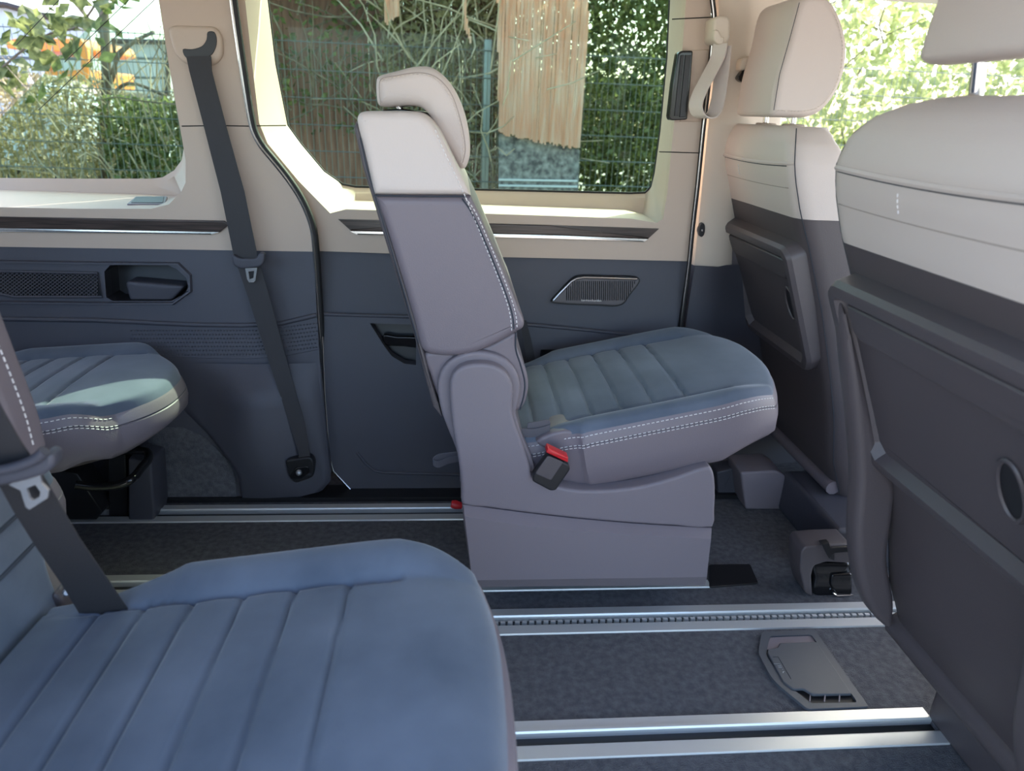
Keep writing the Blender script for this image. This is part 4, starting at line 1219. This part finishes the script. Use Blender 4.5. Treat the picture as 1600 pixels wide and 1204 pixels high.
# seat latch unit on the floor below the front seats
lt = thing('seat_latch', 'glossy black latch unit with grey surround on the carpet between the front seats', 'latch', (0.80, 1.17, 0))
lo_ = XZ([(1252, 862), (1258, 854), (1290, 851), (1330, 850), (1330, 880), (1290, 878), (1272, 884), (1268, 900), (1270, 932), (1258, 926), (1250, 890)], 1.15)
slab('latch_surround', fillet(lo_, 0.005), 1.15, 1.21, M_['seatback_plastic'], lt, r=0.004)
lg = slab('latch_body', fillet(XZ([(1268, 884), (1276, 880), (1330, 880), (1330, 938), (1282, 938), (1268, 926), (1274, 905)], 1.155), 0.008), 1.156, 1.22, M_['gloss_black'], lt, r=0.008)
slab('latch_window', fillet(XZ([(1300, 898), (1332, 896), (1332, 930), (1308, 931), (1298, 915)], 1.15), 0.006), 1.150, 1.16, M_['gloss_black'], lg, r=0.004)
tube('latch_edge', [atY(x, y, 1.149) for x, y in [(1302, 926), (1308, 930), (1332, 929)]], 0.002, M_['chrome'], lg, 6)
slab('latch_clip', XZ([(1284, 850), (1296, 848), (1298, 856), (1326, 854), (1326, 862), (1304, 864), (1304, 876), (1296, 872)], 1.145), 1.145, 1.16, M_['black_plastic'], lt, r=0.001)

# ================================================================== OUTSIDE
def leafmat(name, col, col2, tr): return mat(name, col, 0.38, col2=col2, cscale=14, transl=tr)
M_['ivy'] = leafmat('ivy', (0.05, 0.075, 0.022), (0.27, 0.31, 0.11), 0.45)
M_['dry_leaf'] = leafmat('dry_leaf', (0.22, 0.19, 0.085), (0.44, 0.39, 0.23), 0.5)
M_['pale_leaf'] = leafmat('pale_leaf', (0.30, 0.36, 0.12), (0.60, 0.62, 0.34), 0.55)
M_['pale_twig'] = mat('pale_twig', (0.34, 0.28, 0.19), 0.9, col2=(0.55, 0.48, 0.36), cscale=8)
M_['bark'] = mat('bark', (0.10, 0.075, 0.055), 0.9, col2=(0.24, 0.19, 0.14), cscale=8)
M_['wire'] = mat('wire', (0.20, 0.22, 0.22), 0.4, metal=0.7)
M_['brown_slat'] = mat('brown_slat', (0.15, 0.065, 0.045), 0.8, col2=(0.30, 0.15, 0.105), cscale=5, cstretch=(4, 4, .6))
M_['reed'] = mat('reed', (0.92, 0.62, 0.47), 0.8, col2=(0.97, 0.84, 0.76), cscale=40, cstretch=(1, 1, 0.08), transl=0.75)  # pale translucent colour stands in for sunlit ground mirrored in the glass
M_['orange'] = mat('orange', (0.75, 0.23, 0.03), 0.45)
M_['container'] = mat('container', (0.42, 0.47, 0.52), 0.6, col2=(0.55, 0.59, 0.62), cscale=1.5)
M_['car_paint'] = mat('car_paint', (0.45, 0.50, 0.58), 0.2, coat=0.5)
M_['dark_glass'] = mat('dark_glass', (0.03, 0.035, 0.04), 0.08)

def leaves(name, n, sampler, size, m, parent):
    P = np.array([sampler() for _ in range(n)])
    s_ = (size * rng.uniform(0.5, 1.35, n))[:, None]
    a = rng.normal(size=(n, 3)); a /= np.linalg.norm(a, axis=1)[:, None]
    b = np.cross(a, rng.normal(size=(n, 3))); b /= np.linalg.norm(b, axis=1)[:, None]
    c = np.cross(a, b)
    V = np.stack([P - a * s_, P + b * s_ * 0.62 + c * s_ * .15, P + a * s_, P - b * s_ * 0.62 + c * s_ * .15], axis=1)
    vs = V.reshape(-1, 3)
    fs = [[4 * i, 4 * i + 1, 4 * i + 2, 4 * i + 3] for i in range(n)]
    o = obj(name, [tuple(p) for p in vs], fs, m, parent, 0, recalc=False)
    o['kind'] = 'stuff'
    return o
def twigs(name, n, sampler, length, rad, m, parent, up=0.7, bend=0.25):
    mb = MB()
    for i in range(n):
        p = Vector(sampler())
        d = Vector((rng.normal() * .6, rng.normal() * .25, up + rng.normal() * .5)).normalized()
        L = length * rng.uniform(.5, 1.4)
        pts = [p]
        for k in range(4):
            d = (d + Vector(rng.normal(size=3)) * bend).normalized()
            pts.append(pts[-1] + d * L / 4)
        mb.add(*tube_geo(pts, [rad, rad * .9, rad * .75, rad * .6, rad * .35], 5))
    o = mb.build(name, m, parent, 50, recalc=False)
    o['kind'] = 'stuff'
    return o
GZ = -0.55
# mesh fence panels
FY = 6.0
def fence_panel(x0, x1, ztop, label):
    t = thing('fence_panel', label, 'fence', ((x0 + x1) / 2, FY, GZ), 'wire mesh fence')
    mb = MB()
    x = x0
    while x <= x1:
        mb.add(*tube_geo([(x, FY, GZ), (x, FY, ztop)], 0.0024, 4)); x += 0.047
    zz = ztop - 0.02
    while zz > GZ:
        for dy in (-0.006, 0.006):
            mb.add(*tube_geo([(x0, FY + dy, zz), (x1, FY + dy, zz)], 0.0032, 4))
        zz -= 0.20
    o = mb.build('wire_mesh', M_['wire'], t, 0, recalc=False)
    o['kind'] = 'stuff'
    box('fence_post', x0 - 0.03, x0 + 0.03, FY + 0.01, FY + 0.05, GZ, ztop + 0.06, M_['wire'], t, r=0.005)
lab = ['wire mesh fence panel at the far left of the rear window', 'wire mesh fence panel in front of the brush behind the belt pillar', 'wire mesh fence panel behind the side-on seat headrest', 'wire mesh fence panel below the glossy hedge', 'wire mesh fence panel seen through the front window']
for i, (a, b) in enumerate(((-6.2, -3.7), (-3.7, -1.95), (-1.95, 0.25), (0.25, 2.7), (2.7, 8.5))):
    fence_panel(a, b, 1.42 if i > 1 else 1.42, lab[i])
# brown slat screen
bsn = thing('slat_screen', 'dark red-brown slatted timber screen behind the mesh fence', 'fence', (-0.8, 6.4, GZ))
proto = None
for i in range(27):
    x = -2.15 + i * 0.098
    if proto is None:
        v, f = box_geo(-0.048, 0.048, -0.01, 0.01, 0, 2.75)
        proto = obj('slat', v, f, M_['brown_slat'], bsn, 0)
        o = proto
    else:
        o = proto.copy(); C.objects.link(o)
    o.location = (x, 6.4 + random.uniform(-.01, .01), GZ + random.uniform(-0.03, 0.03))
v, f = box_geo(-2.2, 0.45, 6.43, 6.46, 0.2, 0.3)
obj('slat_rail', v, f, M_['brown_slat'], bsn, 0)
v, f = box_geo(-2.2, 0.45, 6.43, 6.46, 1.5, 1.6)
obj('slat_rail', v, f, M_['brown_slat'], bsn, 0)
# reeds standing in for sunlit ground reflected in the door window
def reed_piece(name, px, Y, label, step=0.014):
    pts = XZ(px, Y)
    t = thing(name, label, 'screen', (sum(p[0] for p in pts) / len(pts), Y, min(p[1] for p in pts)), 'pale reed stand-ins')
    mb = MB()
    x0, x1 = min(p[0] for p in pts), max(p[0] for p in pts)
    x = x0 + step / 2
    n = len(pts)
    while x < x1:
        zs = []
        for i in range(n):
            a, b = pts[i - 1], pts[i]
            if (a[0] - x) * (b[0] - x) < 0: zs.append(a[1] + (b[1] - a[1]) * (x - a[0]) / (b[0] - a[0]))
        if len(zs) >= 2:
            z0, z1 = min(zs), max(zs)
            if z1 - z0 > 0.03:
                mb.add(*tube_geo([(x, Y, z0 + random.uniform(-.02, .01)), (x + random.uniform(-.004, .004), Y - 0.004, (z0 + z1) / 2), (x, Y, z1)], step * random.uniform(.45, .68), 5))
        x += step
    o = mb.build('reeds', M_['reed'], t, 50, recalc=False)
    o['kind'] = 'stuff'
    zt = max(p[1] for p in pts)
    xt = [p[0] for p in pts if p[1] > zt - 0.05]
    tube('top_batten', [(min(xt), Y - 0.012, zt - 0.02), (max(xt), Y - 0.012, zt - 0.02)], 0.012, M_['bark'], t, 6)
reed_piece('reed_standin', [(776, -120), (918, -120), (920, 30), (916, 95), (906, 232), (850, 222), (779, 206)], 5.85, 'large beige reed stand-in for sunlit ground reflected in the sliding door window')
reed_piece('reed_standin', [(594, -100), (628, -100), (624, 26), (600, 38)], 5.85, 'short torn reed strip above the side-on seat headrest')
reed_piece('reed_standin', [(712, -100), (722, -100), (730, 30), (740, 80), (727, 45)], 5.85, 'thin pointed reed sliver left of the large reed stand-in')
M_['mottled'] = mat('mottled', (0.05, 0.052, 0.058), 0.9, col2=(0.26, 0.26, 0.26), cscale=22)  # dark mottled colour paints the shaded part of the window reflection
mp_ = thing('shaded_reflection', 'mottled dark grey board with pale stripes for the shaded part of the window reflection', 'standin', atY(840, 300, 5.9))
slab('standin', XZ([(779, 208), (906, 234), (902, 320), (779, 320)], 5.9), 5.9, 5.94, M_['mottled'], mp_, r=0.004)
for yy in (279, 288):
    slab('reflected_rail', XZ([(779, yy), (902, yy + 2), (902, yy + 5), (779, yy + 3)], 5.89), 5.885, 5.9, M_['container'], mp_, r=0)  # pale strips paint the rails mirrored at the bottom of the reflection
# hedges
def hedge(name, label, x0, x1, y0, y1, z0, z1, n, size, m, tw=40, tm='bark'):
    t = thing(name, label, 'hedge', ((x0 + x1) / 2, (y0 + y1) / 2, GZ), 'hedges beyond the fence')
    def samp():
        return (rng.uniform(x0, x1), y0 + (y1 - y0) * rng.random() ** 1.6, z0 + (z1 - z0) * rng.random() ** 0.8)
    leaves('foliage', n, samp, size, m, t)
    twigs('stems', tw, lambda: (rng.uniform(x0, x1), rng.uniform(y0, y1), rng.uniform(z0, z1 - 0.3)), 0.9, 0.008, M_[tm], t)
    return t
hedge('ivy_hedge', 'glossy green ivy hedge right of the reed stand-in', 0.55, 2.3, 6.25, 7.0, 0.5, 2.6, 15000, 0.032, M_['ivy'], 80, 'pale_twig')
hedge('ivy_hedge', 'dry olive ivy hedge between the headrest and the reed stand-in', -0.6, 0.5, 6.08, 6.36, 0.2, 2.6, 6500, 0.028, M_['dry_leaf'], 240, 'pale_twig')
hedge('ivy_hedge', 'dark ivy low behind the fence below the reed stand-in', 0.5, 2.6, 7.05, 7.6, -0.5, 1.3, 9000, 0.045, M_['ivy'], 160, 'pale_twig')
hedge('ivy_hedge', 'sparse ivy trailing over the brown slat screen', -2.1, -0.62, 6.1, 6.35, 0.7, 2.5, 1100, 0.034, M_['ivy'], 90)
hedge('bramble_hedge', 'dry bramble thicket in the left window', -6.6, -2.95, 6.1, 7.2, -0.5, 1.10, 15000, 0.028, M_['dry_leaf'], 420, 'pale_twig')
hedge('bramble_hedge', 'green bramble clump by the belt pillar', -2.9, -2.2, 6.15, 7.0, -0.5, 0.95, 3500, 0.034, M_['ivy'], 200, 'pale_twig')
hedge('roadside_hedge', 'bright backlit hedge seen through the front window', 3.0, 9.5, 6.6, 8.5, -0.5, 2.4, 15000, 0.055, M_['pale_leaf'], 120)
# vine in the left window
vn = thing('vine', 'leafy green vine hanging across the left window', 'vine', (-4.6, 5.7, GZ))
vp = [Vector((p.x, p.y, p.z)) for p in [atY(x, y, 5.75) for x, y in [(-40, 140), (10, 100), (40, 75), (80, 52), (120, 42), (150, 5), (170, -40)]]]
tube('stem', catmull(vp, 4, closed=False), 0.008, M_['bark'], vn, 6)
def vs():
    i = rng.integers(0, len(vp) - 1)
    p = vp[i].lerp(vp[i + 1], rng.random())
    return (p.x + rng.normal() * .12, p.y + rng.normal() * .1, p.z + rng.normal() * .10)
leaves('vine_leaves', 150, vs, 0.075, M_['ivy'], vn)
# bare tree trunk in the left window
tk = thing('tree', 'bare pale tree trunk with thin branches in the left window', 'tree', (-3.6, 6.8, GZ))
tp = [atY(x, y, 6.6) for x, y in [(160, 330), (163, 200), (166, 120), (164, 60), (162, 10), (166, -60)]]
tube('trunk', catmull(tp, 4, closed=False), 0.04, M_['bark'], tk, 8)
for a, b, c_ in (((166, 140), (185, 90), (215, 60)), ((166, 100), (200, 70), (240, 50)), ((165, 160), (200, 130), (260, 150)), ((165, 60), (130, 20), (90, -30)), ((165, 150), (180, 110), (176, 60))):
    tube('branch', catmull([atY(*a, 6.6), atY(*b, 6.5), atY(*c_, 6.4)], 4, closed=False), 0.014, M_['bark'], tk, 6)
# orange digger cab, pale car, grey sheds
dg = thing('digger', 'orange construction machine cab behind the brambles', 'vehicle', atY(70, 200, 11) * 1.0)
YDg = 11.0
def rect(px, Y, d, m, name, parent, r=0.02): return slab(name, fillet(XZ(px, Y), 0.05), Y, Y + d, m, parent, r=r)
rect([(8, 66), (20, 60), (126, 60), (138, 78), (122, 82), (10, 76)], YDg, 1.6, M_['orange'], 'roof', dg)
rect([(124, 75), (136, 75), (140, 140), (128, 140)], YDg, 0.1, M_['orange'], 'cab_post', dg)
rect([(70, 80), (78, 80), (76, 140), (68, 140)], YDg, 0.1, M_['orange'], 'cab_post', dg)
rect([(72, 112), (138, 108), (140, 140), (72, 140)], YDg + 0.02, 1.5, M_['orange'], 'engine_cover', dg)
rect([(43, 46), (54, 46), (54, 60), (43, 60)], YDg + 0.2, 0.25, M_['orange'], 'warning_lamp', dg)
slab('tracks', [(atY(40, 150, YDg).x, GZ), (atY(160, 150, YDg).x, GZ), (atY(160, 150, YDg).x, GZ + 0.6), (atY(40, 150, YDg).x, GZ + 0.6)], YDg, YDg + 1.5, M_['black_plastic'], dg, r=0.05)
rect([(60, 140), (160, 138), (160, 220), (40, 220)], YDg + 0.05, 1.4, M_['black_plastic'], 'undercarriage', dg)
cr = thing('parked_car', 'pale parked car behind the brambles at the left edge', 'car', atY(40, 240, 9))
rect([(-120, 110), (-20, 108), (30, 120), (80, 145), (105, 160), (110, 220), (-120, 220)], 9.0, 1.5, M_['car_paint'], 'body', cr)
slab('windscreen', fillet(XZ([(-60, 120), (0, 118), (45, 142), (-60, 146)], 8.98), 0.04), 8.98, 9.02, M_['dark_glass'], cr, r=0.005)
for Ys, px, lb in ((14.0, [(-120, 0), (10, 8), (80, 28), (140, 36), (140, 260), (-120, 260)], 'pale grey shed behind the orange machine'),
                   (15.0, [(150, 64), (262, 66), (262, 150), (262, 260), (150, 260)], 'pale grey building right of the bare tree trunk')):
    sh = thing('shed', lb, 'building', atY(px[-1][0], px[-1][1], Ys))
    slab('walls', XZ(px, Ys), Ys, Ys + 3, M_['container'], sh, r=0)
    rf = [atY(x, y, Ys - 0.1) for x, y in px[:-2]]
    tube('eaves', rf, 0.06, M_['wood'], sh, 6)
    for q in range(3):
        yy = 90 + q * 30
        x0 = min(p[0] for p in px); x1 = max(p[0] for p in px)
        tube('cladding_joint', [atY(x0, yy, Ys - 0.01), atY(x1, yy + 2, Ys - 0.01)], 0.02, M_['wire'], sh, 4)
